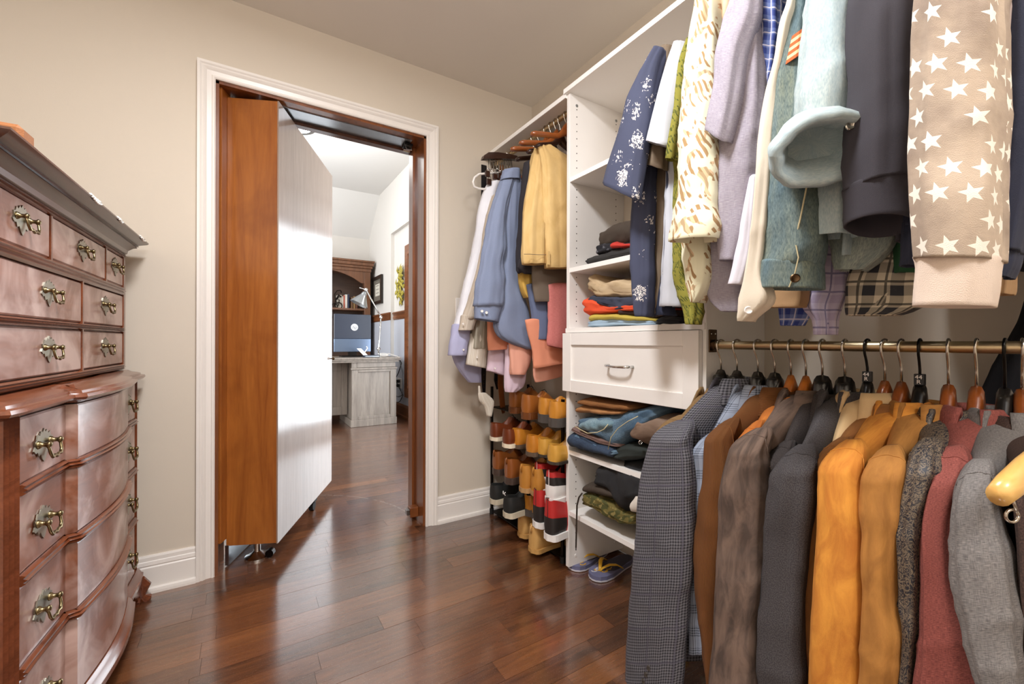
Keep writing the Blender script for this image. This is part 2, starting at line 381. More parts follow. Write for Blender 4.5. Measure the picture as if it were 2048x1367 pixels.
# ================================================================== BOOKCASE DOOR
M['cherry'] = wood('cherry_veneer', '#8A4A1C', '#B06A2C', .33, 2, .8, .25, ('#7A3E16', 2.2, .5, .75))
M['panel'] = wood('door_back_veneer', '#8A7262', '#A38A78', .5, 2, 1.2, .55, bump=.02)
M['oak'] = wood('limed_oak', '#6A6058', '#8F857A', .45, 2, 1.0, 0)
A = pix(555.5, 1087, D=1.93); A.z = 0
dl = Vector((math.sin(math.radians(23.8)), math.cos(math.radians(23.8)), 0)); dn = Vector((-dl.y, dl.x, 0))
DM = Matrix((dl, dn, Vector((0, 0, 1)))).transposed().to_4x4(); DM.translation = A
z0, z1 = .090, 2.084; DW, DD = .885, .215
bd = thing('bookcase_door', 'tall cherry bookcase swung open as a door in the white doorway', 'bookcase door', A)
b = MB(); b.box(0, .019, 0.006, DD, z0, z1, DM, .0015); b.build('near_side_panel', M['cherry'], bd)
b = MB(); b.box(DW - .019, DW, 0.006, DD, z0, z1, DM, .0015); b.build('far_side_panel', M['cherry'], bd)
b = MB(); b.box(-.001, DW, 0, .006, z0 - .002, z1, DM); b.build('back_panel', M['panel'], bd)
b = MB(); b.box(.019, DW - .019, .006, DD, z1 - .02, z1 - .001, DM); b.build('top_panel', M['cherry'], bd)
b = MB(); b.box(.019, DW - .019, .006, DD, z0 + .001, z0 + .021, DM); b.build('bottom_panel', M['cherry'], bd)
for k in range(1, 6):
    zz = z0 + k * (z1 - z0) / 6; b = MB(); b.box(.019, DW - .019, .006, DD - .01, zz, zz + .019, DM); b.build('shelf', M['cherry'], bd)
b = MB(); b.box(-.045, .03, DD, DD + .018, z0 + .03, z1 + .022, DM, .002); b.build('face_stile', M['cherry'], bd)
b = MB(); b.box(DW - .05, DW + .01, DD, DD + .018, z0 + .03, z1, DM, .002); b.build('face_stile', M['cherry'], bd)
b = MB(); b.tube([DM @ Vector((.07, .11, z1 - .004)), DM @ Vector((.07, .11, z1 + .024))], .03, 20); b.build('pivot_disc', M['steel'], bd)
b = MB(); b.tube([DM @ Vector((.07, .115, .012)), DM @ Vector((.07, .115, z0))], .0145, 14); leg = b.build('leg', M['chrome'], bd, True, auto=40)
b = MB(); b.lathe([(.0, 0), (.052, 0), (.052, .008), (.03, .016), (.016, .03), (0, .03)], DM @ Vector((.07, .115, 0)), n=24); b.build('foot_flange', M['chrome'], leg, True, auto=40)
b = MB(); c0 = DM @ Vector((.06, .055, .022)); b.tube([c0 - dl * .012, c0 + dl * .014], .018, 14); b.build('foot_roller', M['dkmetal'], leg, True, auto=40)
b = MB(); b.box(-.002, .40, DD - .012, DD + .004, .004, z0 + .003, DM, .001); b.build('kick_plate', M['steel'], bd)
b = MB(); c0 = DM @ Vector((.62, .04, .028)); b.tube([c0 - dn * .012, c0 + dn * .012], .028, 18); b.box(.595, .645, .02, .06, .05, z0, DM); b.build('caster', M['rubber'], bd, True, auto=40)
pk = pix(657, 717, D=2.75)
b = MB(); q = DM @ Vector((DW - .03, 0, pk.z)); b.tube([q, q - dn * .02], .004, 8); b.lathe([(0, 0), (.008, .0), (.010, .006), (.006, .012), (0, .013)], q - dn * .018, 'y', 12); b.build('knob', M['bronze'], bd, True)
# ================================================================== OFFICE FURNITURE
zt = pix(797, 714, Y=5.15).z
x0, x1, yf = 1.055, 1.578, 5.19
dk = thing('office_desk', 'grey limed oak pedestal desk standing in the office beyond the doorway', 'desk', (.9, 5.5, 0))
b = MB(); b.box(x0 + .012, x1 - .012, yf + .02, yf + .66, .085, zt - .03); b.build('pedestal', M['oak'], dk)
b = MB(); b.box(x0 - .008, x1 + .008, yf - .005, yf + .68, 0, .085, c=.004); b.build('plinth', M['oak'], dk)
zr = pix(750, 738, Y=yf).z; zp0, zp1 = pix(716, 833, Y=yf).z, pix(716, 744, Y=yf).z
for nm, q in (('stile', (x0, x0 + .072, .085, zr)), ('stile', (x1 - .072, x1, .085, zr)), ('rail', (x0 + .072, x1 - .072, .085, zp0)), ('rail', (x0 + .072, x1 - .072, zp1, zr))):
    b = MB(); b.box(q[0], q[1], yf, yf + .022, q[2], q[3], c=.003); b.build(nm, M['oak'], dk)
b = MB(); b.box(x0 - .01, x1 + .01, yf - .012, yf + .03, zr, zr + .022, c=.004); b.build('moulding', M['oak'], dk)
b = MB(); b.box(x0 + .06, x1 - .01, yf + .002, yf + .03, zr + .024, zt - .055, c=.003); b.build('drawer', M['oak'], dk)
b = MB(); b.box(x0, x0 + .058, yf + .002, yf + .03, zr + .022, zt - .05); b.build('stile', M['oak'], dk)
b = MB()
for k, (ov, a, c) in enumerate(((.025, .055, .035), (.04, .035, .018), (.05, .018, 0))): b.box(-.45 - ov, x1 + ov, yf - ov, yf + .7, zt - a, zt - c, c=.004)
b.build('desk_top', M['oak'], dk)
b = MB(); b.box(-.4, x0, yf + .26, yf + .28, .12, zt - .05); b.build('modesty_panel', M['oak'], dk)
for xa, xb in ((.86, 1.045), (.40, .80)):
    for nm, q in (('panel_stile', (xa - .03, xa + .03, .12, zt - .05)), ('panel_stile', (xb - .05, xb + .012, .12, zt - .05)), ('panel_rail', (xa + .03, xb - .05, .12, .22)), ('panel_rail', (xa + .03, xb - .05, zt - .16, zt - .05))):
        b = MB(); b.box(q[0], q[1], yf + .245, yf + .262, q[2], q[3], c=.003); b.build(nm, M['oak'], dk)
b = MB(); b.box(-.42, .0, yf + .02, yf + .66, 0, zt - .05); b.build('pedestal', M['oak'], dk)
# monitor (seen from behind)
M['monback'] = plain('monitor_back_shell', '#20283A', .35, 0, .05, 6, Coat_Weight=.3)
ym = 5.50; ml, mr = pix(668, 700, Y=ym), pix(742, 700, Y=ym); mt = pix(705, 628, Y=ym).z; mm_, mb = pix(705, 677, Y=ym).z, pix(705, 703, Y=ym).z
mo = thing('desktop_monitor', 'large dark flat monitor on the oak desk with its back turned', 'monitor', ((ml.x + mr.x) / 2, ym, zt))
b = MB(); b.box(ml.x, mr.x, ym, ym + .025, mm_, mt, c=.004); b.build('back_shell', M['monback'], mo)
b = MB(); b.box(ml.x, mr.x, ym + .004, ym + .03, mb, mm_, c=.003); b.build('lower_shell', plain('monitor_gloss_band', '#6E7E96', .18, .6), mo)
b = MB(); b.box(ml.x + .08, mr.x - .08, ym - .02, ym + .14, zt, zt + .018, c=.004); b.box((ml.x + mr.x) / 2 - .05, (ml.x + mr.x) / 2 + .05, ym + .03, ym + .05, zt, mb + .1); b.build('stand', M['dkmetal'], mo)
lc = pix(709, 654, Y=ym)
b = MB(); b.tube([Vector((lc.x, ym - .0015, lc.z)), Vector((lc.x, ym + .001, lc.z))], .042, 28); lg = b.build('logo_disc', plain('white_print', '#F2F2F2', .4), mo)
tx = bpy.data.curves.new('logo_letters', 'FONT'); tx.body = 'hp'; tx.size = .06; tx.align_x = 'CENTER'; tx.align_y = 'CENTER'; tx.shear = .25; tx.extrude = .0005
to = bpy.data.objects.new('logo_letters_tmp', tx); COL.objects.link(to); bpy.context.view_layer.update()
me = bpy.data.meshes.new_from_object(to.evaluated_get(bpy.context.evaluated_depsgraph_get())); bpy.data.objects.remove(to)
me.materials.clear(); me.materials.append(M['monback'])
clone(me, 'logo_letters', lg, Matrix.Translation((lc.x, ym - .0025, lc.z - .004)) @ Matrix.Rotation(PI / 2, 4, 'X'))
# desk lamp
bx = pix(757, 712, Y=5.42); j1 = pix(762, 634, Y=5.42); j2 = pix(732, 579, Y=5.42); s0 = pix(727, 590, Y=5.42); s1 = pix(716, 611, Y=5.42)
la = thing('desk_lamp', 'silver articulated task lamp with cone shade on the oak desk', 'lamp', (bx.x, 5.42, zt))
b = MB(); b.lathe([(0, 0), (.055, 0), (.055, .012), (.02, .022), (0, .022)], (bx.x, 5.42, zt), n=24); b.build('base', M['chrome'], la, True, auto=40)
b = MB(); b.tube([(bx.x, 5.42, zt + .01), (bx.x + .002, 5.42, zt + .09), j1], .009, 10); b.build('lower_arm', M['chrome'], la, True)
b = MB(); b.tube([j1, j2], .009, 10); b.build('upper_arm', M['chrome'], la, True)
for jn in (j1, j2, Vector((bx.x, 5.42, zt + .10))):
    b = MB(); b.lathe([(0, -.02), (.02, -.018), (.022, 0), (.02, .018), (0, .02)], jn, 'y', 14); b.build('joint', M['chrome'], la, True)
b = MB(); ax = (s1 - s0).normalized(); Rm = Vector((0, 0, 1)).rotation_difference(ax).to_matrix().to_4x4()
b.lathe([(.012, -.05), (.03, -.03), (.035, 0), (.045, .015), (.112, .125), (.108, .125), (.04, .02), (.01, 0)], s0, 'z', 28, Rm); b.build('shade', M['steel'], la, True, auto=50)
b = MB(); q0 = pix(719, 575, Y=5.42); b.tube([q0, j2], .005, 8); b.build('spring_rod', M['chrome'], la, True)
# tablet stand, hub, cable coil on the desk
tb = thing('tablet_stand', 'small white tablet stand leaning on the oak desk', 'stand', pix(724, 711, Y=5.30))
p0, p1 = pix(728, 711, Y=5.28), pix(714, 697, Y=5.30)
b = MB(); b.add([p0, p0 + Vector((.05, 0, .0)), p1 + Vector((.05, 0, 0)), p1, p0 + Vector((0, .012, 0)), p0 + Vector((.05, .012, 0)), p1 + Vector((.05, .012, .004)), p1 + Vector((0, .012, .004))], [(0, 1, 2, 3), (7, 6, 5, 4), (0, 4, 5, 1), (2, 6, 7, 3), (0, 3, 7, 4), (1, 5, 6, 2)]); b.build('rest', M['trim'], tb)
b = MB(); b.tube([pix(728, 706, Y=5.3), pix(735, 696, Y=5.32), pix(733, 692, Y=5.32)], .006, 6); b.build('prop', M['trim'], tb)
hb = thing('cable_hub', 'flat dark docking hub beside the desk lamp base', 'hub', pix(745, 712, Y=5.30))
p0, p1 = pix(729, 716, Y=5.22), pix(760, 710, Y=5.22); b = MB(); b.box(p0.x, p1.x, 5.22, 5.32, zt, zt + .028, c=.004); b.build('shell', M['monback'], hb)
b = MB(); b.box(p0.x + .01, p1.x - .01, 5.217, 5.221, zt + .008, zt + .018); b.build('port_strip', M['steel'], hb)
b = MB(); pts = []
for k in range(40):
    a = k / 39 * 4 * PI; pts.append((1.47 + .05 * math.cos(a), 5.34 + .03 * math.sin(a), zt + .012 + .03 * k / 39 + .012 * math.sin(a)))
b.tube(pts + [pix(800, 714, Y=5.25)], .005, 6)
tag(b.build('cable_coil', M['trim'], None, True), 'white cable coiled on the right end of the oak desk', 'cable')
for nm, lab, pp, mt_ in (('power_cable', 'long black cable drooping behind the desk to the wall outlet', [(797, 712), (803, 726), (797, 745), (790, 758), (806, 790), (800, 802), (791, 806)], M['black']),
                         ('charging_cable', 'thin grey cable looping between desk and outlet on the wall', [(797, 713), (806, 745), (807, 775), (804, 790), (797, 793), (791, 791)], plain('grey_cable', '#55585E', .5))):
    b = MB(); b.tube([pix(u, v, X=1.70) for u, v in pp], .006, 6); tag(b.build(nm, mt_, None, True), lab, 'cable')
ou = thing('wall_outlet', 'white wall outlet with black plugs beside the desk', 'outlet', pix(799, 766, X=OXR))
p0, p1 = pix(796, 755, X=OXR - .004), pix(804, 777, X=OXR - .004)
b = MB(); b.box(OXR - .01, OXR - .004, p1.y, p0.y, p1.z, p0.z, c=.002); b.build('plate', M['trim'], ou)
for dz in (.03, -.03):
    b = MB(); b.box(OXR - .05, OXR - .01, (p0.y + p1.y) / 2 - .025, (p0.y + p1.y) / 2 + .025, (p0.z + p1.z) / 2 + dz - .02, (p0.z + p1.z) / 2 + dz + .02, c=.006); b.build('plug', M['black'], ou)
# hutch
M['hutch'] = wood('hutch_wood', '#5A3A26', '#7E5236', .4, 2, 1, .1); M['hutchin'] = wood('hutch_inside', '#3B2A20', '#4E382B', .5, 0, 1)
yh = 6.85; hx0, hx1 = .30, pix(741, 600, Y=yh).x; ztop = pix(743, 523, Y=yh).z; zsh = pix(690, 615, Y=yh).z
hu = thing('bookcase_hutch', 'brown wooden hutch with arched top against the office back wall', 'bookcase', ((hx0 + hx1) / 2, yh + .2, 0))
b = MB(); b.box(hx0, hx1, OYB - .03, OYB - .008, 0, ztop - .05); b.build('back', M['hutchin'], hu)
for xx in (hx0, hx1 - .03): b = MB(); b.box(xx, xx + .03, yh + .02, OYB - .03, 0, ztop - .05); b.build('side', M['hutch'], hu)
sw_ = pix(729, 600, Y=yh).x
for xx in ((hx0, hx0 + hx1 - sw_), (sw_, hx1)): b = MB(); b.box(*xx, yh, yh + .025, 0, ztop - .12, c=.003); b.build('stile', M['hutch'], hu)
for k, (ov, a, c) in enumerate(((.012, .17, .12), (.03, .12, .08), (.05, .08, .03), (.065, .03, 0))): b = MB(); b.box(hx0 - ov, hx1 + ov * .8, yh - ov, OYB - .01, ztop - a, ztop - c, c=.005); b.build('cornice', M['hutch'], hu)
za = pix(700, 548, Y=yh).z; zb = pix(727, 566, Y=yh).z; L0, L1 = hx0 + hx1 - sw_, sw_
poly = [(L0, ztop - .17), (L1, ztop - .17)][::-1]; n = 24
arch = [(L0 + (L1 - L0) * k / n, zb + (za - zb + .05) * (math.sin(PI * min(1, max(0, (k / n - .06) / .88))) ** .7)) for k in range(n + 1)]
b = MB(); b.prism(arch + poly, .022, Matrix(((1, 0, 0, 0), (0, 0, -1, yh + .024), (0, 1, 0, 0), (0, 0, 0, 1)))); b.build('arched_valance', M['hutch'], hu)
for zz in (zsh - .03, .75, .4): b = MB(); b.box(hx0 + .03, hx1 - .03, yh + .02, OYB - .03, zz, zz + .028); b.build('shelf', M['hutch'], hu)
bk = [('#C9C2B4', 676, 684, 589), ('#D8D2C6', 684, 687, 592), ('#B5624E', 687, 690.5, 590), ('#D9D4CC', 690.5, 695, 588.5), ('#2A3248', 695.5, 699, 588), ('#6A4A30', 702, 706, 594), ('#8A6A40', 707, 711, 592), ('#6B3F2C', 712, 715, 596)]
bl = ['thick cream book at left of the hutch row', 'thin pale book next to the red spine on hutch shelf', 'slim red spined book between pale books on hutch shelf', 'white book just left of the navy book on hutch shelf', 'dark navy book at middle of the hutch shelf row', 'brown book behind the lamp shade, right of navy book', 'tan book half hidden behind the lamp shade', 'short dark brown book at right end of hutch row']
for (c, u0, u1, v), lb in zip(bk, bl):
    a, c1 = pix(u0, v, Y=yh + .1), pix(u1, v, Y=yh + .1)
    bkt = thing('book', lb, 'book', (a.x, yh + .1, zsh), 'books on the hutch shelf')
    b = MB(); b.box(a.x, c1.x - .002, yh + .1, yh + .27, zsh, a.z, c=.002); b.build('cover', plain('cover_' + c[1:], c, .6), bkt)
    b = MB(); b.box(a.x + .003, c1.x - .005, yh + .105, yh + .26, a.z, a.z + .001); b.build('pages', M['trim'], bkt)
bi = thing('wire_ornament', 'dark wire bicycle shaped ornament at left end of hutch shelf', 'ornament', pix(675, 616, Y=yh + .08))
M['wire'] = metal('dark_wire', '#2B2622', .45)
for (u, v, r) in ((677.5, 611, .048), (669, 612, .040)):
    c = pix(u, v, Y=yh + .08); b = MB(); b.tube([c + Vector((r * math.cos(a * PI / 12), 0, r * math.sin(a * PI / 12))) for a in range(25)], .008, 6); b.build('wheel', M['wire'], bi, True)
b = MB(); b.tube([pix(u, v, Y=yh + .08) for u, v in ((669, 611), (673, 598), (679, 599), (677, 611), (671, 600), (669, 588), (674, 581), (681, 580), (683, 585))], .008, 6); b.tube([pix(u, v, Y=yh + .08) for u, v in ((673, 598), (678, 589), (682, 594))], .014, 6); b.build('frame', M['wire'], bi, True)
# picture on the right wall
fx = OXR - .055; p0, p1 = pix(748, 551, X=fx), pix(766, 612, X=fx)
zA, zB = pix(766, 548, X=fx).z, pix(766, 606, X=fx).z; ya, yb = p1.y, p0.y
pf = thing('framed_certificate', 'dark framed certificate hanging on office wall right of the hutch', 'picture', (fx, (ya + yb) / 2, zB))
def rect_ring(b, x, dx, y0, y1, z0, z1, w):
    for q in ((y0, y0 + w, z0, z1), (y1 - w, y1, z0, z1), (y0 + w, y1 - w, z0, z0 + w), (y0 + w, y1 - w, z1 - w, z1)): b.box(x - dx, x, *q)
b = MB(); rect_ring(b, fx, .03, ya, yb, zB, zA, .05); b.build('frame', plain('dark_frame', '#221A16', .3), pf)
b = MB(); b.box(fx - .012, fx - .004, ya + .05, yb - .05, zB + .05, zA - .05); b.build('mat_board', plain('mat_board', '#6E675C', .8), pf)
b = MB(); b.box(fx - .015, fx - .012, ya + .14, yb - .14, zB + .13, zA - .12); pp = b.build('paper', plain('paper', '#D9D4C6', .8), pf)
for k in range(5):
    b = MB(); zz = zB + .17 + k * .055; b.box(fx - .016, fx - .015, ya + .18, yb - .18, zz, zz + .012); b.build('print_line', plain('print_grey', '#8D897E', .8), pp)
# leaf ornament
wx = OXR - .012; c = pix(802, 572, X=wx)
wr = thing('leaf_wreath', 'green and gold leaf ornament on wall between certificate and tall frame', 'ornament', c)
M['leaf'] = plain('gold_green_leaf', '#A79A3C', .4, .3, .3, 40); rr = random.Random(5)
b0 = MB(); b0.add([(0, -.0, 0), (-.004, .014, .02), (0, 0, .055), (-.004, -.014, .02), (-.010, 0, .022)], [(0, 1, 4), (1, 2, 4), (2, 3, 4), (3, 0, 4), (0, 3, 2, 1)]); lm = b0.build('leaf', M['leaf'], wr, local=True); lme = lm.data
bpy.data.objects.remove(lm)
for k in range(46):
    a = rr.uniform(0, 2 * PI); r = rr.uniform(.2, 1) ** .5
    clone(lme, 'leaf', wr, Matrix.Translation((wx - rr.uniform(0, .03), c.y + math.cos(a) * .085 * r, c.z + math.sin(a) * .20 * r)) @ Matrix.Rotation(rr.uniform(-2.6, 2.6), 4, 'X') @ Matrix.Scale(2.3, 4))
b = MB(); b.tube([c + Vector((-.005, .02, -.2)), c + Vector((-.01, 0, 0)), c + Vector((-.005, .01, .19))], .005, 6); b.build('stem', M['leaf'], wr)
# tall wood framed mirror
mx = OXR - .006; y1_, y0_ = pix(815, 600, X=mx).y, pix(832, 600, X=mx).y; zt_, zb_ = pix(818, 491, X=mx).z, pix(818, 794, X=mx).z
tm = thing('tall_mirror', 'tall narrow wood framed mirror on office wall at the right jamb', 'mirror', (mx, y1_, zb_))
b = MB(); rect_ring(b, mx, .04, y0_ - .25, y1_, zb_, zt_, .12); b.build('frame', M['offwood'], tm)
b = MB(); rect_ring(b, mx, .025, y0_ - .13, y1_ - .12, zb_ + .12, zt_ - .12, .02); b.build('inner_bead', M['trim'], tm)
b = MB(); b.box(mx - .012, mx - .004, y0_ - .12, y1_ - .13, zb_ + .13, zt_ - .13); b.build('glass', metal('mirror_glass', '#E8ECEC', .04, .01), tm)
# flush ceiling light
c = pix(592, 244, Z=OZC)
cl = thing('ceiling_light', 'round flush ceiling light with grey rim glowing in the office', 'ceiling light', c)
t = NT('lamp_glow'); t.b.inputs['Emission Color'].default_value = (1, .97, .92, 1); t.b.inputs['Emission Strength'].default_value = 9; t.fin((1, 1, 1, 1), .5)
b = MB(); b.lathe([(0, -.05), (.13, -.05), (.16, -.04), (.165, -.02), (0, -.02)], c, n=36); b.build('diffuser', t.m, cl, True, auto=40)
b = MB(); b.lathe([(.160, -.046), (.185, -.045), (.195, -.02), (.20, 0), (.0, 0), (0, -.018), (.160, -.018)], c, n=36); b.build('rim', M['steel'], cl, True, auto=40)
point('office_ceiling_lamp_light', pix(592, 244, Z=OZC) + Vector((0, 0, -.14)), 30, (1, .97, .92), .12)
# ================================================================== CHEST ON CHEST
M['mahog'] = wood('mahogany', '#6E3E28', '#965C42', .32, 1, .8, .4, ('#C6A79C', 6, .42, .64), .03)  # pale blotches: worn finish plus glare painted into the colour
M['mahogd'] = wood('mahogany_moulding', '#5B2F1C', '#86492C', .24, 1, 1, .5, None, .02)
M['mahogs'] = wood('mahogany_side', '#7A3F16', '#9E5A22', .32, 2, 1, .3, None, .02)
M['mahogc'] = wood('mahogany_cornice', '#3E261D', '#5C3A2C', .28, 1, 1, .4, None, .02)
M['brass'] = metal('antique_brass', '#8A7B5A', .3, .25, 90); M['brassplate'] = metal('aged_brass_plate', '#8E8A7C', .32, .2, 90)
ang = math.radians(2.0); ds = Vector((math.sin(ang), math.cos(ang), 0)); dn2 = Vector((math.cos(ang), -math.sin(ang), 0))
L = .92; NF = Vector((-.350, 2.14, 0)) - ds * L
RM = Matrix((dn2, ds, Vector((0, 0, 1)))).transposed().to_4x4(); RM.translation = NF
W = lambda n, s, z: RM @ Vector((n, s, z))
dr = thing('chest_of_drawers', 'tall carved mahogany chest of drawers with worn finish along the left wall', 'chest of drawers', W(-.22, L / 2, 0))
DEP = .46
def prof(s):
    if s < .225: return .006 * max(0, min(1, (s - .06) / .165)) - .0
    if s < .232: return .006 + .020 * (s - .225) / .007
    if s < .695:
        q = (s - .232) / .463; return .026 + .022 * math.sin(PI * q) - .004 * q
    if s < .702: return .022 - .018 * (s - .695) / .007
    return .004
SS = [.02, .055, .10, .15, .2, .2249, .2251, .2319, .2321] + [.232 + .463 * k / 16 for k in range(1, 16)] + [.6949, .7019, .72, .78, .83, .868]
# carcasses
b = MB(); b.box(-DEP, -.02, -.033, L - .012, .10, .865, RM); b.build('lower_case', M['mahogs'], dr)
b = MB(); b.box(-DEP + .01, -.045, -.028, L - .045, .865, 1.335, RM); b.build('upper_case', M['mahogs'], dr)
# fluted corner posts of the lower case
for s0, s1 in ((-.045, .017), (.870, .92)):
    b = MB(); n = 6; pts = []
    for k in range(n * 6 + 1):
        q = k / (n * 6); pts.append((.004 - .010 * abs(math.sin(q * n * PI / 2)) * .7, s0 + (s1 - s0) * q))
    poly = pts + [(-.03, s1), (-.03, s0)]
    b.prism(poly[::-1], .745, RM @ Matrix.Translation((0, 0, .12))); b.build('corner_post', M['mahogd'], dr)
# handle
HP = [(0, .034), (.006, .026), (.012, .030), (.018, .022), (.026, .025), (.030, .016), (.038, .014), (.037, .004), (.042, -.003), (.035, -.009), (.027, -.008), (.023, -.017), (.014, -.014), (.008, -.024), (0, -.031)]
poly = HP + [(-x, z) for x, z in HP[::-1][1:-1]]
b = MB(); b.prism(poly[::-1], .0022); hplate = b.build('handle', M['brassplate'], None, local=True); hplate_me = hplate.data; bpy.data.objects.remove(hplate)
b = MB(); b.tube([(-.026, .006, .012), (-.027, .0, .017), (-.025, -.012, .019), (-.018, -.02, .02), (-.008, -.018, .02), (0, -.022, .02), (.008, -.018, .02), (.018, -.02, .02), (.025, -.012, .019), (.027, 0, .017), (.026, .006, .012)], [.0024, .0025, .0027, .0032, .0027, .0034, .0027, .0032, .0027, .0025, .0024], 8)
o = b.build('bail', M['brass'], None, True, local=True); bail_me = o.data; bpy.data.objects.remove(o)
b = MB(); b.lathe([(.009, 0), (.007, .005), (.0042, .008), (.0042, .014), (.0065, .017), (.004, .021), (0, .0215)], n=12); o = b.build('post', M['brass'], None, True, local=True); post_me = o.data; bpy.data.objects.remove(o)
HB = Matrix(((0, 0, 1, 0), (1, 0, 0, 0), (0, 1, 0, 0), (0, 0, 0, 1)))     # handle x->s, y->z, z->n
def handle(drawer, n, s, z, k=1.0):
    B = RM @ Matrix.Translation((n, s, z)) @ HB @ Matrix.Scale(k, 4)
    h = clone(hplate_me, 'handle_plate', drawer, B)
    clone(bail_me, 'bail', drawer, B)
    for x in (-.026, .026): clone(post_me, 'post', drawer, B @ Matrix.Translation((x, .006, 0)))
def lower_drawer(z0, z1):
    b = MB(); rings = []
    for s in SS:
        n = prof(s); rings.append([W(-.02, s, z0), W(n, s, z0), W(n + .003, s, z0 + .004), W(n + .003, s, z1 - .004), W(n, s, z1), W(-.02, s, z1)])
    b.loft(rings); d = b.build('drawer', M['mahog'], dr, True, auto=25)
    zc = (z0 + z1) / 2
    handle(d, prof(.115) + .003, .115, zc - .008, 1.12); handle(d, prof(.79) + .003, .775, zc - .004, 1.12)
for z0, z1 in ((.712, .846), (.532, .690), (.346, .508), (.135, .322)): lower_drawer(z0, z1)
BEAD = [(-.02, -.011), (.006, -.011), (.012, -.007), (.008, -.004), (.015, 0), (.008, .004), (.012, .008), (.006, .011), (-.02, .011)]
for zc in (.701, .520, .334):
    b = MB(); b.sweep(BEAD, [W(prof(s), s, zc) for s in SS[::-1]]); b.build('drawer_divider', M['mahogd'], dr, True, auto=30)
# moulding between the cases, base moulding (both follow the shaped front)
def ring_path(ex, z):
    return [W(-DEP, L + .0, z), W(.0, L, z), W(.002, .905, z)] + [W(prof(s), s, z) for s in SS[::-1]] + [W(.002, -.03, z), W(0, -.045, z), W(-DEP, -.045, z)]
MID = [(-.06, .0), (.004, 0), (.012, .005), (.022, .008), (.027, .014), (.024, .021), (.014, .023), (.012, .029), (.004, .032), (-.012, .036), (-.022, .042), (-.045, .044), (-.06, .044)]
b = MB(); b.sweep(MID, ring_path(0, .850)); b.build('waist_moulding', M['mahogd'], dr, True, auto=30)
BAS = [(-.04, 0), (.016, 0), (.022, .006), (.022, .022), (.016, .028), (.012, .040), (.004, .050), (-.04, .05)]
b = MB(); b.sweep(BAS, ring_path(0, .083)); b.build('base_moulding', M['mahogd'], dr, True, auto=30)
# bracket feet
FP = [(0, .085), (.0, .0), (.045, .0), (.05, .018), (.040, .032), (.055, .045), (.075, .04), (.085, .055), (.105, .06), (.125, .085)]
for s0, sg in ((-.057, 1), (L + .012, -1)):
    MM = RM @ Matrix(((0, 0, 1, -.005), (sg, 0, 0, s0), (0, 1, 0, 0), (0, 0, 0, 1)))
    b = MB(); b.prism(FP, .024, MM)
    M2 = RM @ Matrix(((-1, 0, 0, .019), (0, 0, sg, s0), (0, 1, 0, 0), (0, 0, 0, 1)))
    b.prism([(x, z) for x, z in FP], .022, M2)
    b.tube([W(.012, s0 + sg * .012, .085), W(.026, s0 + sg * .004, .06), W(.018, s0 + sg * .010, .025), W(.03, s0, .008), W(.028, s0, 0)], [.018, .02, .012, .018, .017], 12)
    b.build('bracket_foot', M['mahogd'], dr)
for s0 in (.02, L - .06):
    b = MB(); b.box(-DEP + .01, -DEP + .05, s0, s0 + .04, 0, .09, RM, .004); b.build('back_foot', M['mahogd'], dr)
# upper drawers
nu = -.030; U0, U1 = -.018, L - .058
def upper_drawer(s0, s1, z0, z1, hs):
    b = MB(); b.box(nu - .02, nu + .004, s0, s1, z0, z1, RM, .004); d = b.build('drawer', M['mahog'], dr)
    for s in hs: handle(d, nu + .004, s, (z0 + z1) / 2 + .004, 1.0)
v1, v2 = .255, .668
upper_drawer(U0, v1 - .008, 1.199, 1.304, [(U0 + v1) / 2 - .01]); upper_drawer(v1 + .006, v2 - .006, 1.199, 1.304, [(v1 + v2) / 2]); upper_drawer(v2 + .008, U1, 1.199, 1.304, [(v2 + U1) / 2])
vc = .462
for z0, z1 in ((1.052, 1.166), (.918, 1.030)):
    upper_drawer(U0, vc - .008, z0, z1, [(U0 + vc) / 2 + .02]); upper_drawer(vc + .008, U1, z0, z1, [(U1 + vc) / 2])
BEAD2 = [(-.02, -.010), (.004, -.010), (.010, -.006), (.006, -.003), (.012, 0), (.006, .003), (.010, .006), (.004, .010), (-.02, .010)]
for zc, k in ((1.183, 1.5), (1.041, .9), (.906, 1.0), (1.312, .7)):
    b = MB(); b.sweep([(o_, h * k) for o_, h in BEAD2], [W(nu, U1 + .01, zc), W(nu, U0 - .01, zc)]); b.build('drawer_divider', M['mahogd'], dr, True, auto=30)
for s, z0, z1 in ((v1 - .001, 1.19, 1.305), (v2 + .001, 1.19, 1.305), (vc, .91, 1.18)):
    b = MB(); b.box(nu - .02, nu + .006, s - .006, s + .006, z0, z1, RM, .002); b.build('drawer_stile', M['mahogd'], dr)
for s in (-.032, L - .045):
    b = MB(); b.box(-.06, nu + .006, s - .013, s + .013, .90, 1.325, RM, .003); b.build('case_stile', M['mahogd'], dr)
COR = [(-.03, 0), (.006, 0), (.010, .004), (.006, .008), (.012, .012), (.014, .024), (.026, .036), (.036, .040), (.034, .044), (.040, .046), (.038, .050), (.046, .054), (.060, .060), (.064, .064), (.064, .068), (-.03, .068)]
b = MB(); b.sweep(COR, [W(-DEP, L - .05, 1.310), W(nu, L - .05, 1.310), W(nu, -.042, 1.310), W(-DEP, -.042, 1.310)]); b.build('cornice', M['mahogc'], dr, True, auto=30)
b = MB(); b.box(-DEP, nu, -.042, L - .05, 1.36, 1.378, RM); b.build('top_board', M['mahogc'], dr)
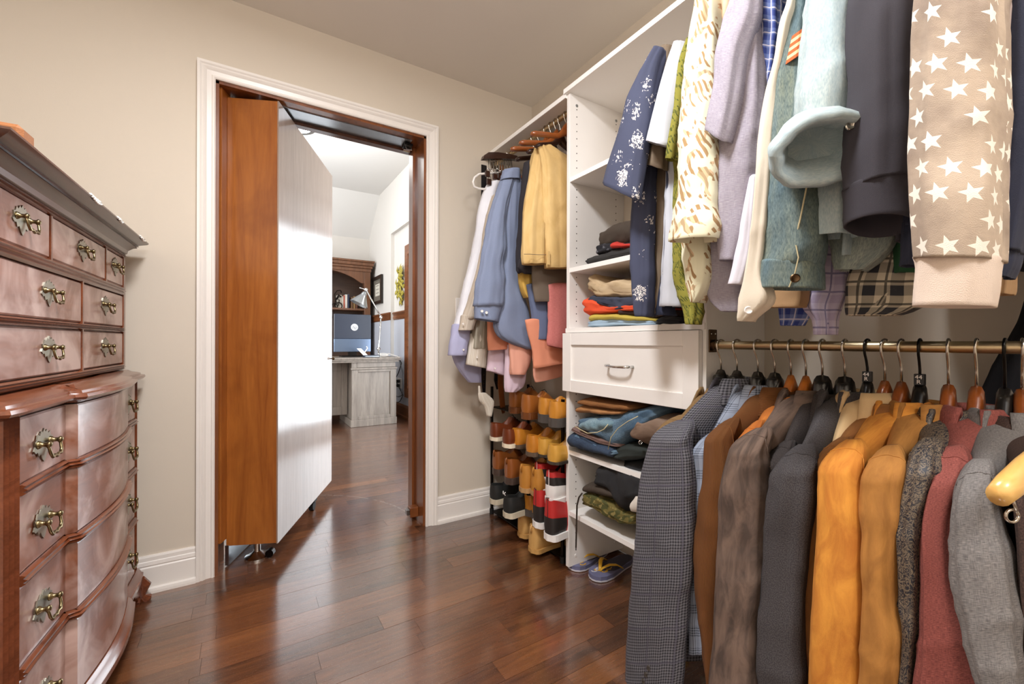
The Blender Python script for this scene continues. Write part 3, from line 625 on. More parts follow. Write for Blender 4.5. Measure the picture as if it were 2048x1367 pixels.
# things on top
zt_ = 1.378
lb = thing('leather_box', 'flat tan leather box lying on top of the mahogany chest', 'box', W(-.2, .1, zt_))
c = pix(75, 306, X=-.355)
sfar = (c - NF).dot(ds)
b = MB(); b.box(-.26, .024, -.036, sfar, zt_, zt_ + .034, RM, .008); b.build('lid', plain('tan_leather', '#9A6238', .55, 0, .15, 25, .4, 300), lb)
b = MB(); b.box(-.262, .027, -.039, sfar + .004, zt_, zt_ + .010, RM, .003); b.build('base', plain('brown_leather', '#6A3C20', .55, 0, .15, 25, .4, 300), lb)
M['lace'] = plain('white_lace', '#F2EEE6', .85, 0, .06, 60)
for lab, u, v, ln in (('white lace doily edge hanging at the far corner of the chest top', 261, 470, .05), ('white lace edge peeking over the middle of the chest top', 176, 396, .07), ('tiny white lace tip between the other two on the chest top', 220, 431, .03)):
    c = pix(u, v, X=-.352); sc = (c - NF).dot(ds); nc = (c - NF).dot(dn2)
    d = thing('lace_doily', lab, 'doily', W(nc, sc, zt_))
    rr = random.Random(u); b = MB(); ring0 = []; ring1 = []
    nn = 14; e = nu + .065
    for k in range(nn + 1):
        s = sc - ln / 2 + ln * k / nn; dp = .010 * math.sin(PI * k / nn) * (1 + .5 * math.sin(k * 2.2))
        ring0.append([W(e - .05, s, zt_ + .001), W(e - .002, s, zt_ + .004 + .003 * math.sin(k * 1.9)), W(e + .003, s, zt_ - dp), W(e + .001, s, zt_ - dp), W(e - .004, s, zt_ + .001), W(e - .05, s, zt_)])
    b.loft(ring0); b.build('lace_cloth', M['lace'], d, True)
    for k in range(0, nn, 2):
        s = sc - ln / 2 + ln * (k + .5) / nn; b = MB(); b.lathe([(0, -.003), (.003, -.002), (.004, 0), (.003, .002), (0, .003)], W(e + .002, s, zt_ - .004 - .006 * math.sin(PI * k / nn)), n=8); b.build('picot', M['lace'], d, True)
# ================================================================== CLOSET SYSTEM
XF = 1.195; YP, YQ = 1.46, .791        # unit front plane, outer faces of its two uprights
TH = .019
zA, zB = pix(1143, 353, X=XF).z, pix(1142.5, 535, X=XF).z
zC = pix(1130, 656, X=1.175).z; zD1, zD0 = zC - .012, pix(1130, 781.5, X=1.172).z
zS4, zS5 = pix(1137, 899, X=XF).z, pix(1137, 1021, X=XF).z
zTop = pix(1137.5, 187, X=XF).z
zL = pix(1131, 185.5, X=1.185).z      # top edge of the far section's shelf
cu = thing('closet_shelf_unit', 'white melamine closet tower with open shelves and one drawer', 'closet unit', (XF + .15, (YP + YQ) / 2, 0))
M['hole'] = plain('hole_shadow', '#4A433C', .9)
def upright(y0):
    b = MB(); b.box(XF, XR - .001, y0, y0 + TH, .022, zTop, c=.0008); return b.build('upright', M['melamine'], cu)
uL = upright(YP - TH); uR = upright(YQ)
holes = MB()
for yy, sg in ((YP - TH, -1), (YQ + TH, 1)):
    for xx in (XF + .04, XR - .055):
        z = .10
        while z < zTop - .06:
            if not (zD0 - .01 < z < zC + .01): holes.lathe([(0, 0), (.0026, 0), (.0026, sg * .0006), (0, sg * .0006)], (xx, yy, z), 'y', 8)
            z += .032
o = holes.build('shelf_pin_holes', M['hole'], cu); o['kind'] = 'stuff'
for zz in (.065, zTop - .045):
    for xx in (XF + .04, XR - .055):
        b = MB(); b.lathe([(0, 0), (.007, 0), (.006, -.002), (0, -.0025)], (xx, YP - TH, zz), 'y', 14); b.build('cam_cover', M['melamine'] if zz < 1 else M['steel'], cu)
for zz, nm in ((zA, 'shelf'), (zB, 'shelf'), (zS4, 'shelf'), (zS5, 'shelf')):
    b = MB(); b.box(XF + .004, XR - .002, YQ + TH, YP - TH, zz - TH, zz, c=.0008); sh = b.build(nm, M['melamine'], cu)
    b = MB(); b.box(XF + .002, XF + .004, YQ + TH, YP - TH, zz - TH, zz); b.build('edge_band', M['melamine_edge'], sh)
b = MB(); b.box(XF - .006, XR - .002, YQ + .002, YP, zC - .02, zC, c=.001); b.build('counter_shelf', M['melamine'], cu)
b = MB(); b.box(XF + .004, XR - .002, YQ + TH, YP - TH, zD0 - .0, zD0 + TH, c=.001); b.build('drawer_floor', M['melamine'], cu)
# drawer front with recessed panel
y0, y1, za, zb = YQ + .012, YP + .0, zD0, zC - .022
fw_ = .055
b = MB(); b.box(XF - .014, XF - .004, y0, y1, za, zb); dw = b.build('drawer', M['melamine'], cu)
for nm, q in (('drawer_stile', (y0, y0 + fw_, za, zb)), ('drawer_stile', (y1 - fw_, y1, za, zb)), ('drawer_rail', (y0 + fw_, y1 - fw_, za, za + .05)), ('drawer_rail', (y0 + fw_, y1 - fw_, zb - .05, zb))):
    b = MB(); b.box(XF - .022, XF - .013, *q, c=.0012); b.build(nm, M['melamine'], dw)
p0, p1 = pix(1216, 731, X=XF - .02), pix(1264, 733, X=XF - .02); zc = (p0.z + p1.z) / 2
b = MB(); b.tube([(XF - .014, p0.y, zc), (XF - .036, p0.y - .004, zc), (XF - .044, p0.y - .02, zc - .001), (XF - .046, (p0.y + p1.y) / 2, zc - .002), (XF - .044, p1.y + .02, zc - .001), (XF - .036, p1.y + .004, zc), (XF - .014, p1.y, zc)], [.0055, .0055, .005, .0045, .005, .0055, .0055], 10); b.build('handle', M['chrome'], dw, True)
# tops
b = MB(); b.box(XF - .014, XR - .001, -1.2, YP + .006, zTop + .0, zTop + .021, c=.001); o = b.build('board', M['melamine'], None)
ts = tag(o, 'long white top shelf running above the shelf tower and shirts', 'shelf'); o.name = 'top_shelf'
b = MB(); b.box(XF - .0155, XF - .014, -1.2, YP + .006, zTop + .0005, zTop + .0205); b.build('edge_band', M['melamine_edge'], o)
b = MB(); b.box(XF - .008, XR - .001, YP, YW - .001, zL - .021, zL, c=.001); o = b.build('top_shelf', M['melamine'], None); tag(o, 'short white shelf above the far hanging section, ending at the wall', 'shelf')
b = MB(); b.box(XF - .0095, XF - .008, YP, YW - .001, zL - .0205, zL - .0005); b.build('edge_band', M['melamine_edge'], o)
b = MB(); b.box(XR - .02, XR - .001, YP, YW - .001, zL - .11, zL - .021); tag(b.build('shelf_cleat', M['melamine'], None), 'white wall cleat strip under the short far shelf', 'cleat')
# rods
RX = 1.225; RZ = .992; RZU = 1.985; RXF = 1.262
RZF = pix(1136, 227, X=RXF).z
def rod(x, z, y0, y1, lab, br):
    r = thing('closet_rod', lab, 'rod', (x, (y0 + y1) / 2, z))
    b = MB(); b.tube([(x, y0, z), (x, y1, z)], .0122, 20); b.build('tube', M['rod'], r, True, auto=40)
    for yy, sg in br:
        b = MB(); b.box(x - .020, x + .020, yy, yy + sg * .004, z - .022, z + (.048 if x < 1.25 else .016), c=.0015); k = b.build('bracket', M['bronze'], r)
        b = MB(); b.lathe([(0, 0), (.017, 0), (.017, sg * .012), (.0125, sg * .012), (.0125, 0)], (x, yy + sg * .004, z), 'y', 20); b.build('socket', M['bronze'], k, True, auto=40)
        for xx in (-.01, .01): b = MB(); b.lathe([(0, 0), (.0035, 0), (.002, sg * .0018), (0, sg * .0018)], (x + xx, yy + sg * .004, z + (.035 if x < 1.25 else -.018)), 'y', 10); b.build('screw', M['chrome'], k, True)
rod(RX, RZ, -1.0, YQ - .004, 'brass closet rod carrying the row of jackets', [(YQ, -1)])
rod(RX, RZU, -1.0, YQ - .004, 'brass closet rod above the row of hanging shirts', [(YQ, -1)])
rod(RXF, RZF, YP + .004, YW - .004, 'brass closet rod in the far section holding trousers', [(YP, 1), (YW, -1)])
# ================================================================== FABRICS
def fabric(name, col, kind='plain', c2=None, c3=None, k=1.0, rough=.88, sheen=.06, bump=.35):
    t = NT(name); uv = t.co('UV'); ob = t.co('Object'); c = lin(col); d = lin(c2) if c2 else tuple(x * .6 for x in c[:3]) + (1,); e = lin(c3) if c3 else d
    sp = t.n.new('ShaderNodeSeparateXYZ'); t.set(sp.inputs[0], uv); U, V = sp.outputs[0], sp.outputs[1]
    fine = t.noise(uv, 900 * k, 2); soft = t.noise(ob, 9, 3)
    base = t.mix(soft, tuple(x * .90 for x in c[:3]) + (1,), tuple(min(1, x * 1.08) for x in c[:3]) + (1,))
    hgt = fine
    sq = lambda x, f, w: t.math('LESS_THAN', t.math('FRACT', t.math('MULTIPLY', x, f)), w)
    if kind == 'check':
        f = 190 * k; a = t.math('SINE', t.math('MULTIPLY', U, f * 6.283)); b = t.math('SINE', t.math('MULTIPLY', V, f * 6.283)); g = t.math('ADD', t.math('MULTIPLY', t.math('ADD', a, b), .3), .5)
        big = t.math('MAXIMUM', sq(U, 16 * k, .06), sq(V, 16 * k, .06))
        col_ = t.mix(g, base, d); col_ = t.mix(t.math('MULTIPLY', big, .55), col_, e); hgt = g
    elif kind == 'glen':
        f = 150 * k; a = t.math('SINE', t.math('MULTIPLY', U, f * 6.283)); b = t.math('SINE', t.math('MULTIPLY', V, f * 6.283))
        su, sv = sq(U, 17 * k, .5), sq(V, 17 * k, .5)
        g = t.math('MULTIPLY', t.math('ADD', t.math('MULTIPLY', t.math('GREATER_THAN', a, 0), su), t.math('MULTIPLY', t.math('GREATER_THAN', b, 0), sv)), .5); col_ = t.mix(g, base, d); hgt = g
    elif kind == 'plaid':
        f = 22 * k; g = t.math('MULTIPLY', t.math('ADD', sq(U, f, .45), sq(V, f, .45)), .5); col_ = t.mix(g, base, d)
        ln = t.math('MAXIMUM', sq(t.math('ADD', U, .010 / k), f, .10), sq(t.math('ADD', V, .010 / k), f, .10)); col_ = t.mix(t.math('MULTIPLY', ln, .8), col_, e)
    elif kind == 'stripe':
        col_ = t.mix(sq(U, 60 * k, .3), base, d); col_ = t.mix(sq(U, 24 * k, .08), col_, e)
    elif kind == 'cord':
        r = t.math('SINE', t.math('MULTIPLY', U, 330 * k * 6.283)); g = t.math('ADD', t.math('MULTIPLY', r, .5), .5); col_ = t.mix(t.math('MULTIPLY', g, .5), base, d); hgt = g; bump = .6
    elif kind == 'suede':
        g = t.ramp(t.noise(t.mapping(uv, (1, .45, 1)), 26 * k, 4, .6, .6), [(.35, (0, 0, 0)), (.65, (1, 1, 1))]); col_ = t.mix(g, base, d); col_ = t.mix(t.math('MULTIPLY', fine, .12), col_, e)
    elif kind == 'tweed':
        g = t.noise(t.mapping(uv, (1, 1, 1)), 420 * k, 1, .4); col_ = t.mix(t.ramp(g, [(.38, (0, 0, 0)), (.62, (1, 1, 1))]), base, d); hgt = g
    elif kind == 'linen':
        g1 = t.noise(t.mapping(uv, (130 * k, 1300 * k, 1)), 1, 1); g2 = t.noise(t.mapping(uv, (1300 * k, 90 * k, 1)), 1, 1)
        col_ = t.mix(t.ramp(t.math('ADD', t.math('MULTIPLY', g1, .62), t.math('MULTIPLY', g2, .38)), [(.34, (0, 0, 0)), (.62, (1, 1, 1))]), base, d); hgt = g1
    elif kind == 'denim':
        g = t.noise(t.mapping(uv, (700, 160, 1)), 1, 2); fade = t.ramp(t.noise(t.mapping(uv, (22, 5, 1)), 1.2, 3), [(.35, (0, 0, 0)), (.7, (1, 1, 1))])
        col_ = t.mix(t.math('MULTIPLY', fade, .9), base, d); g = t.math('ADD', t.math('MULTIPLY', g, .5), t.math('MULTIPLY', t.noise(t.mapping(uv, (260, 90, 1)), 1, 3), .5)); col_ = t.mix(t.ramp(g, [(.36, (0, 0, 0)), (.66, (.75, .75, .75))]), col_, e); hgt = g
    elif kind == 'floral':     # sparse pale blossoms on a dark ground
        vo = t.n.new('ShaderNodeTexVoronoi'); t.set(vo.inputs['Vector'], uv); vo.inputs['Scale'].default_value = 13 * k; vo.inputs['Randomness'].default_value = .85
        n1 = t.noise(uv, 95 * k, 2); n2 = t.noise(uv, 260 * k, 1)
        blob = t.math('LESS_THAN', t.math('ADD', vo.outputs['Distance'], t.math('MULTIPLY', t.math('SUBTRACT', n1, .5), .9)), .30)
        gap = t.math('GREATER_THAN', t.noise(uv, 150 * k, 1, .5, 1.5), .47)
        col_ = t.mix(t.math('MULTIPLY', blob, gap), base, d); col_ = t.mix(t.math('MULTIPLY', t.math('MULTIPLY', blob, t.math('LESS_THAN', n2, .42)), .6), col_, e)
    elif kind == 'palm':       # big tropical leaves on a cream ground
        w = t.n.new('ShaderNodeTexWave'); t.set(w.inputs['Vector'], t.mapping(uv, (1, 1, 1), (0, 0, .6))); w.inputs['Scale'].default_value = 17 * k; w.inputs['Distortion'].default_value = 4; w.inputs['Detail'].default_value = 1; w.inputs['Detail Scale'].default_value = 1.2
        m1 = t.ramp(t.noise(uv, 20 * k, 1, .4, .8), [(.55, (0, 0, 0)), (.57, (1, 1, 1))]); m2 = t.ramp(t.noise(t.mapping(uv, (1, 1, 1), (0, 0, 0), (3, 7, 0)), 26 * k, 1, .4, .8), [(.60, (0, 0, 0)), (.62, (1, 1, 1))])
        lines = t.ramp(w.outputs[0], [(.45, (0, 0, 0)), (.55, (1, 1, 1))])
        col_ = t.mix(t.math('MULTIPLY', m1, lines), base, d); col_ = t.mix(t.math('MULTIPLY', m2, .85), col_, t.mix(lines, e, d))
    elif kind == 'paisley':
        n = t.noise(uv, 70 * k, 2, .5, 3.2); g = t.ramp(n, [(.40, (0, 0, 0)), (.47, (1, 1, 1)), (.50, (1, 1, 1)), (.57, (0, 0, 0))]); col_ = t.mix(t.math('MULTIPLY', g, .5), base, d); hgt = n
    elif kind == 'camo':
        col_ = t.mix(t.ramp(t.noise(uv, 30 * k, 2), [(.48, (0, 0, 0)), (.52, (1, 1, 1))]), base, d); col_ = t.mix(t.ramp(t.noise(uv, 44 * k, 2), [(.57, (0, 0, 0)), (.6, (1, 1, 1))]), col_, e)
    elif kind == 'stars':
        f = 34.0; row = t.math('FLOOR', t.math('MULTIPLY', V, f)); sh = t.math('FRACT', t.math('MULTIPLY', row, .37))
        pu = t.math('SUBTRACT', t.math('FRACT', t.math('ADD', t.math('MULTIPLY', U, f), sh)), .5); pv = t.math('SUBTRACT', t.math('FRACT', t.math('MULTIPLY', V, f)), .5)
        r = t.math('SQRT', t.math('ADD', t.math('MULTIPLY', pu, pu), t.math('MULTIPLY', pv, pv))); an = t.math('ADD', t.math('ARCTAN2', pu, pv), .35)
        s5 = 2 * PI / 5; th = t.math('ABSOLUTE', t.math('SUBTRACT', t.math('MODULO', t.math('ADD', an, 10 * PI + s5 / 2), s5), s5 / 2))
        ri, al = .42, PI / 5; k1, k2 = ri * math.sin(al), 1 - ri * math.cos(al)
        den = t.math('ADD', t.math('MULTIPLY', t.math('COSINE', th), k1), t.math('MULTIPLY', t.math('SINE', th), k2)); edge = t.math('DIVIDE', .42 * k1, den)
        cu_ = t.math('FLOOR', t.math('ADD', t.math('MULTIPLY', U, f), sh)); wn_ = t.n.new('ShaderNodeTexWhiteNoise'); wn_.noise_dimensions = '2D'; cv = t.n.new('ShaderNodeCombineXYZ'); t.set(cv.inputs[0], cu_); t.set(cv.inputs[1], row); t.set(wn_.inputs['Vector'], cv.outputs[0])
        star = t.math('MULTIPLY', t.math('LESS_THAN', r, edge), t.math('GREATER_THAN', wn_.outputs['Value'], .35))
        dye = t.ramp(t.noise(t.mapping(uv, (1, 1, 1)), 9, 4, .6), [(.40, (0, 0, 0)), (.62, (1, 1, 1))]); base = t.mix(dye, base, d); base = t.mix(t.math('MULTIPLY', t.noise(t.mapping(uv, (60, 160, 1)), 1.5, 3), .35), base, lin('#8A7A68'))
        col_ = t.mix(star, base, e)
    else:
        col_ = t.mix(t.math('MULTIPLY', fine, .18), base, d)
    t.bump(hgt, bump, .0015)
    return t.fin(col_, rough, 0)
# ================================================================== CLOTH SHAPES
def lerp_rows(rows, n):
    """resample (v,uL,uR,...) rows smoothly to n rows"""
    out = []; m = len(rows) - 1
    ts = [0]
    for i in range(m): ts.append(ts[-1] + max(1e-6, abs(rows[i + 1][0] - rows[i][0])))
    for k in range(n):
        q = ts[-1] * k / (n - 1); i = max(j for j in range(m + 1) if ts[j] <= q + 1e-9); i = min(i, m - 1)
        f = (q - ts[i]) / (ts[i + 1] - ts[i]); p0, p1, p2, p3 = rows[max(i - 1, 0)], rows[i], rows[i + 1], rows[min(i + 2, m)]
        row = []
        for a, b_, c, d in zip(p0, p1, p2, p3):
            v = .5 * ((2 * b_) + (c - a) * f + (2 * a - 5 * b_ + 4 * c - d) * f * f + (3 * b_ - a - 3 * c + d) * f ** 3)
            lo, hi = min(b_, c), max(b_, c); ex = .15 * (hi - lo); row.append(min(hi + ex, max(lo - ex, v)))
        out.append(row)
    return out
def rfold(p, cx, th, sd, amp, fold):
    q = Vector((p.x * 7 + sd, p.y * 7 + sd * .37, p.z * 2.6)); big = noise.noise(q)
    v = noise.noise(Vector((math.cos(th) * 2.6 + sd, math.sin(th) * 2.6, p.z * 1.4 + sd)))
    f = noise.noise(Vector((p.x * 26 + sd, p.y * 26, p.z * 13)))
    r = 1 - abs(noise.noise(Vector((p.x * 9 + p.y * 9 + sd, p.z * 15 + p.y * 8, sd * 1.7)))); r = r ** 4
    return amp * (big * .8 + f * .45 + r * .8 * max(0, .4 + noise.noise(Vector((sd, p.z * 5, p.y * 6))))) + fold * v
def tube_px(rows, depth, plane='X', n=36, m=None, dome=0, sd=0, amp=.004, fold=.005, hem=True, power=2.4, slant=0, skew=None):
    """closed cloth tube. rows: (v, uL, uR, plane coordinate of the left edge, same of the right edge)"""
    rows = [r if len(r) == 5 else (*r, r[3]) for r in rows]
    m = m or max(10, int(abs(rows[-1][0] - rows[0][0]) / 9))
    R = lerp_rows(rows, m); rings = []
    kw = (lambda c: {'X': c}) if plane == 'X' else (lambda c: {'Y': c}) if plane == 'Y' else (lambda c: {'D': c})
    base = []
    for i, (v, a, b_, ca, cb) in enumerate(R):
        Lp, Rp = pix(a, v, **kw(ca)), pix(b_, v + slant * (i / (m - 1)) ** 3, **kw(cb)); c = (Lp + Rp) / 2; ax = (Rp - Lp) / 2
        bx = Vector((-ax.y, ax.x, 0)); bx = bx.normalized() if bx.length > 1e-6 else Vector((1, 0, 0))
        if bx.dot(c - EYE) < 0: bx = -bx
        base.append((c, ax, bx, depth[i * len(depth) // m] if isinstance(depth, list) else depth))
    def ring(c, ax, bx, dp, s=1, dz=0, wr=True):
        o = []
        for k in range(n):
            th = 2 * PI * k / n; cs, sn = math.cos(th), math.sin(th)
            e = 2 / power; x = math.copysign(abs(cs) ** e, cs); y = math.copysign(abs(sn) ** e, sn)
            p = c + ax * x * s + bx * y * dp * s; p.z += dz
            if wr:
                dr = (ax * cs + bx * sn * dp); dr.z = 0
                if dr.length > 1e-7: p += dr.normalized() * rfold(p, c, th, sd, amp, fold) * min(1, s * 1.2)
            o.append(p)
        return o
    if dome:
        for q in (.06, .18, .34, .52, .7, .86):
            c, ax, bx, dp = base[0]; c = c + (skew * (1 - q) ** 1.3 if skew else Vector((0, 0, 0)))
            rings.append(ring(c, ax, bx, dp, s=math.sqrt(1 - (1 - q) ** 2), dz=dome * (1 - q)))
    for bb in base: rings.append(ring(*bb))
    if hem:
        c, ax, bx, dp = base[-1]; up = base[max(0, len(base) - 5)][0] - c; up = up.normalized() if up.length else Vector((0, 0, 1))
        for s, q in ((.97, -.001), (.93, .0), (.90, .02), (.82, .05)):
            rings.append([p0 * s + c * (1 - s) + up * q for p0 in ring(*base[-1])])
    tube_px.seam = base[0]; tube_px.row0 = rings[6] if dome else rings[0]
    return rings
def cloth(name, mat, parent, rings, **kw):
    b = MB(); b.loft(rings); return b.build(name, mat, parent, True, **kw)
def button(p, nrm, r, mat, parent):
    nrm = Vector(nrm).normalized(); Rm = Vector((0, 0, 1)).rotation_difference(nrm).to_matrix().to_4x4()
    b = MB(); b.lathe([(0, 0), (r, 0), (r, .0018), (r * .8, .003), (r * .55, .002), (0, .002)], p, 'z', 14, Rm); return b.build('button', mat, parent, True, auto=40)
def band(pts_rings, name, mat, parent): return cloth(name, mat, parent, pts_rings)
# ------------------------------------------------------------------ hangers
M['hang_blk'] = plain('black_hanger_plastic', '#1B1815', .28, 0, .1, 30, Coat_Weight=.3)
M['hang_org'] = wood('orange_hanger_wood', '#B2601C', '#CF7C2C', .3, 0, 1.5, .4)
M['hang_brn'] = wood('brown_hanger_wood', '#7A3C16', '#9A5424', .28, 0, 1.5, .5)
M['hang_drk'] = wood('dark_hanger_wood', '#2A1710', '#40251A', .3, 0, 1.5, .4)
M['hang_ylw'] = wood('blond_hanger_wood', '#D8A050', '#EBBE72', .3, 0, 1.2, .4)
M['hook'] = metal('hook_steel', '#C9C2B6', .18); M['hookb'] = metal('hook_black', '#2C2A28', .3)
def hanger(hx, hy, hz, a, hw, lab, body, hook='hook', blunt=False, tip=-.19, group=None, nk=.10, name='coat_hanger', lean=.02):
    e = Vector((-math.cos(a), math.sin(a), 0)); t = Vector((math.sin(a), math.cos(a), 0)); Z = Vector((0, 0, 1)); O = Vector((hx, hy, hz))
    h = thing(name, lab, 'hanger', O + Z * (-nk), group)
    pts = [O - e * .0165 * math.cos(PI * k / 9 * 1.12 - .25) + Z * .0165 * math.sin(PI * k / 9 * 1.12 - .25) for k in range(10)]
    pts += [O + e * .014 + Z * (-.016), O + e * .006 + Z * (-.032), O + Z * (-.050), O + Z * (-nk + .035)]
    b = MB(); b.tube(pts, .0026, 8); b.build('hook', M[hook], h, True)
    rings = []; N = 26
    for k in range(N + 1):
        q = -1 + 2 * k / N; x = q * hw; aq = abs(q)
        zc = -nk + (tip + nk) * aq ** 1.1 - .022 * min(1, aq * 4); hh = .011 + .021 * math.exp(-(q * hw / .030) ** 2) * (1.15 if blunt else 1); tk = .009 + .008 * aq ** 2 + .008 * math.exp(-(q * hw / .035) ** 2) * (1.6 if blunt else .4)
        zc += .018 * math.exp(-(q * hw / .032) ** 2); s = 1 if aq < .98 else .6
        c = O + e * x + Z * zc + t * (.012 * aq * aq)
        rings.append([c + t * math.copysign(abs(math.cos(w_)) ** .7, math.cos(w_)) * tk * s + Z * math.copysign(abs(math.sin(w_)) ** .7, math.sin(w_)) * hh * s for w_ in [2 * PI * j / 12 for j in range(12)]])
    b = MB(); b.loft(rings); b.build('body', M[body], h, True)
    if blunt:
        b = MB(); b.lathe([(0, -.01), (.030, -.01), (.026, .03), (.022, .036), (0, .037)], (0, 0, 0), n=18, M=Matrix.Translation(O + Z * (-nk)) @ Matrix((e, t * .72, Z)).transposed().to_4x4()); b.build('neck', M[body], h, True, auto=50)
    return h
# ------------------------------------------------------------------ garments on the rods
def torso(hx, hy, hz, tipp, zn, zhem, mat, parent, th=.045, sd=0, nw=.055, flare=1.05, amp=.003, fold=.006, n=44, name='body', hem=True, sway=0, back=None):
    O = Vector((hx, hy, 0)); v = Vector((tipp.x - hx, tipp.y - hy, 0)); hw = v.length; e = v.normalized(); t = Vector((e.y, -e.x, 0)); zt = tipp.z; bk = back or hw
    prof_ = [(zn + .004, nw * .8, .03), (zn, nw, .04), (zn - .006, nw + .02, .045)]
    for k in range(1, 9):
        q = k / 8; prof_.append((zn - .006 - (zn - zt) * q ** 1.15, nw + .02 + (hw - nw - .02) * q, .045 + (th - .045) * q))
    m = 22
    for k in range(1, m + 1):
        q = k / m; prof_.append((zt - .01 - (zt - .01 - zhem) * q, hw * (1 - .05 * math.sin(PI * q) + (flare - 1) * q), th * (1 + .15 * q)))
    rings = []
    for i, (z, hwz, tz) in enumerate(prof_):
        q = max(0, (zt - z) / max(.05, zt - zhem)); o = []
        for k in range(n):
            w_ = 2 * PI * k / n; cs, sn = math.cos(w_), math.sin(w_); x = math.copysign(abs(cs) ** .75, cs) * hwz; y = math.copysign(abs(sn) ** .85, sn) * tz * (1 - .55 * abs(cs) ** 4 * (1 if z > zt else .5))
            if x < 0: x *= bk / hw
            p = O + e * x + t * (y + sway * q); p.z = z
            d = (e * cs * .3 + t * math.copysign(1, sn) * abs(sn)); f = rfold(p, O, w_, sd, amp, fold * min(1, .3 + q * 2))
            o.append(p + d * f)
        rings.append(o)
    if hem:
        last = rings[-1]; c = sum(last, Vector()) / n
        rings += [[p * .97 + c * .03 for p in last], [p * .93 + c * .07 + Vector((0, 0, .03)) for p in last]]
    return cloth(name, mat, parent, rings), e, t, hw
def collar(hx, hy, zn, e, t, mat, parent, r=.058, h=.042, drop=.03, gap=.5, name='collar', fl=1.0):
    O = Vector((hx, hy, zn)); rings = []; N = 26
    for k in range(N + 1):
        w_ = gap + (2 * PI - 2 * gap) * k / N; d = e * math.cos(w_) * r * 1.15 + t * math.sin(w_) * r * .72; u = d.normalized(); dp = drop * (1 + .5 * abs(math.cos(w_ / 2)) ** 2); sd_ = abs(math.cos(w_))
        prof_ = [(-.004, -.010), (-.002, h * .6), (.002, h), (.008, h * .97), (.016 * fl, h * .55), ((.020 + .020 * sd_) * fl, h * .6 - dp), ((.018 + .020 * sd_) * fl, h * .6 - dp - .004), (.010, h * .4), (.004, -.010)]
        rings.append([O + d + u * o_ + Vector((0, 0, z)) for o_, z in prof_])
    return cloth(name, mat, parent, rings)
def far_sleeve(hx, hy, e, t, hw, zt, mat, parent, L=.58, sd=3, r=(.024, .045)):
    c0 = Vector((hx, hy, zt)) - e * (hw - .01); rings = []
    for k in range(16):
        q = k / 15; c = c0 - e * .012 * math.sin(q * 2) + Vector((0, 0, -L * q + .03)); s = 1 if k > 2 else (.35, .75, .93)[k]; c = c + e * .02 * (1 if k < 3 else 0)
        lim = XR - .006 - c.x
        rr = [min(r[1], max(.012, lim))][0]
        rings.append([c + t * math.cos(w_) * r[0] * s * (1 - .2 * q) + e * math.sin(w_) * rr * s for w_ in [2 * PI * j / 18 for j in range(18)]])
    return cloth('sleeve', mat, parent, rings)
# ================================================================== JACKETS ON THE LOWER ROD
FB = {}
FB['olive'] = fabric('olive_brown_wool', '#8A6B42', 'tweed', '#6E5432')
FB['gcheck'] = fabric('grey_blue_check_wool', '#75747A', 'check', '#1E1C22', '#4E4A58', .62)
FB['glen'] = fabric('pale_glen_plaid', '#9AA3B4', 'glen', '#3E4450')
FB['cord'] = fabric('brown_corduroy', '#7A4A1C', 'cord', '#4E2C0E')
FB['orange'] = fabric('orange_suede', '#C9772C', 'suede', '#A85C1C')
FB['gsuede'] = fabric('grey_brown_suede', '#7C6658', 'suede', '#4E4038', '#5E4C42')
FB['char'] = fabric('charcoal_brown_wool', '#3C3432', 'tweed', '#2A2422')
FB['dgrey'] = fabric('dark_grey_wool', '#4C4848', 'tweed', '#322E30')
FB['cream'] = fabric('cream_cotton', '#D9B98A', 'plain', '#C09C6C')
FB['tobac'] = fabric('tobacco_cotton', '#96622E', 'suede', '#7E4E22')
FB['mustard'] = fabric('mustard_suede', '#DD9436', 'suede', '#BC7022', '#F0B25A')
FB['tan'] = fabric('tan_suede', '#B47A36', 'suede', '#946026', '#CE9850')
FB['paisley'] = fabric('dark_paisley_brocade', '#232228', 'paisley', '#A08A6C', None, 1.0, .55)
FB['red'] = fabric('brick_red_linen', '#A2584C', 'linen', '#6E342E')
FB['grey'] = fabric('light_grey_linen', '#8D8782', 'linen', '#5C5856')
FB['dbrown'] = fabric('dark_brown_wool', '#4A352C', 'tweed', '#34241E')
M['horn'] = plain('horn_button', '#3A342E', .3, 0, .3, 80)
JK = 'jackets on the lower rod'
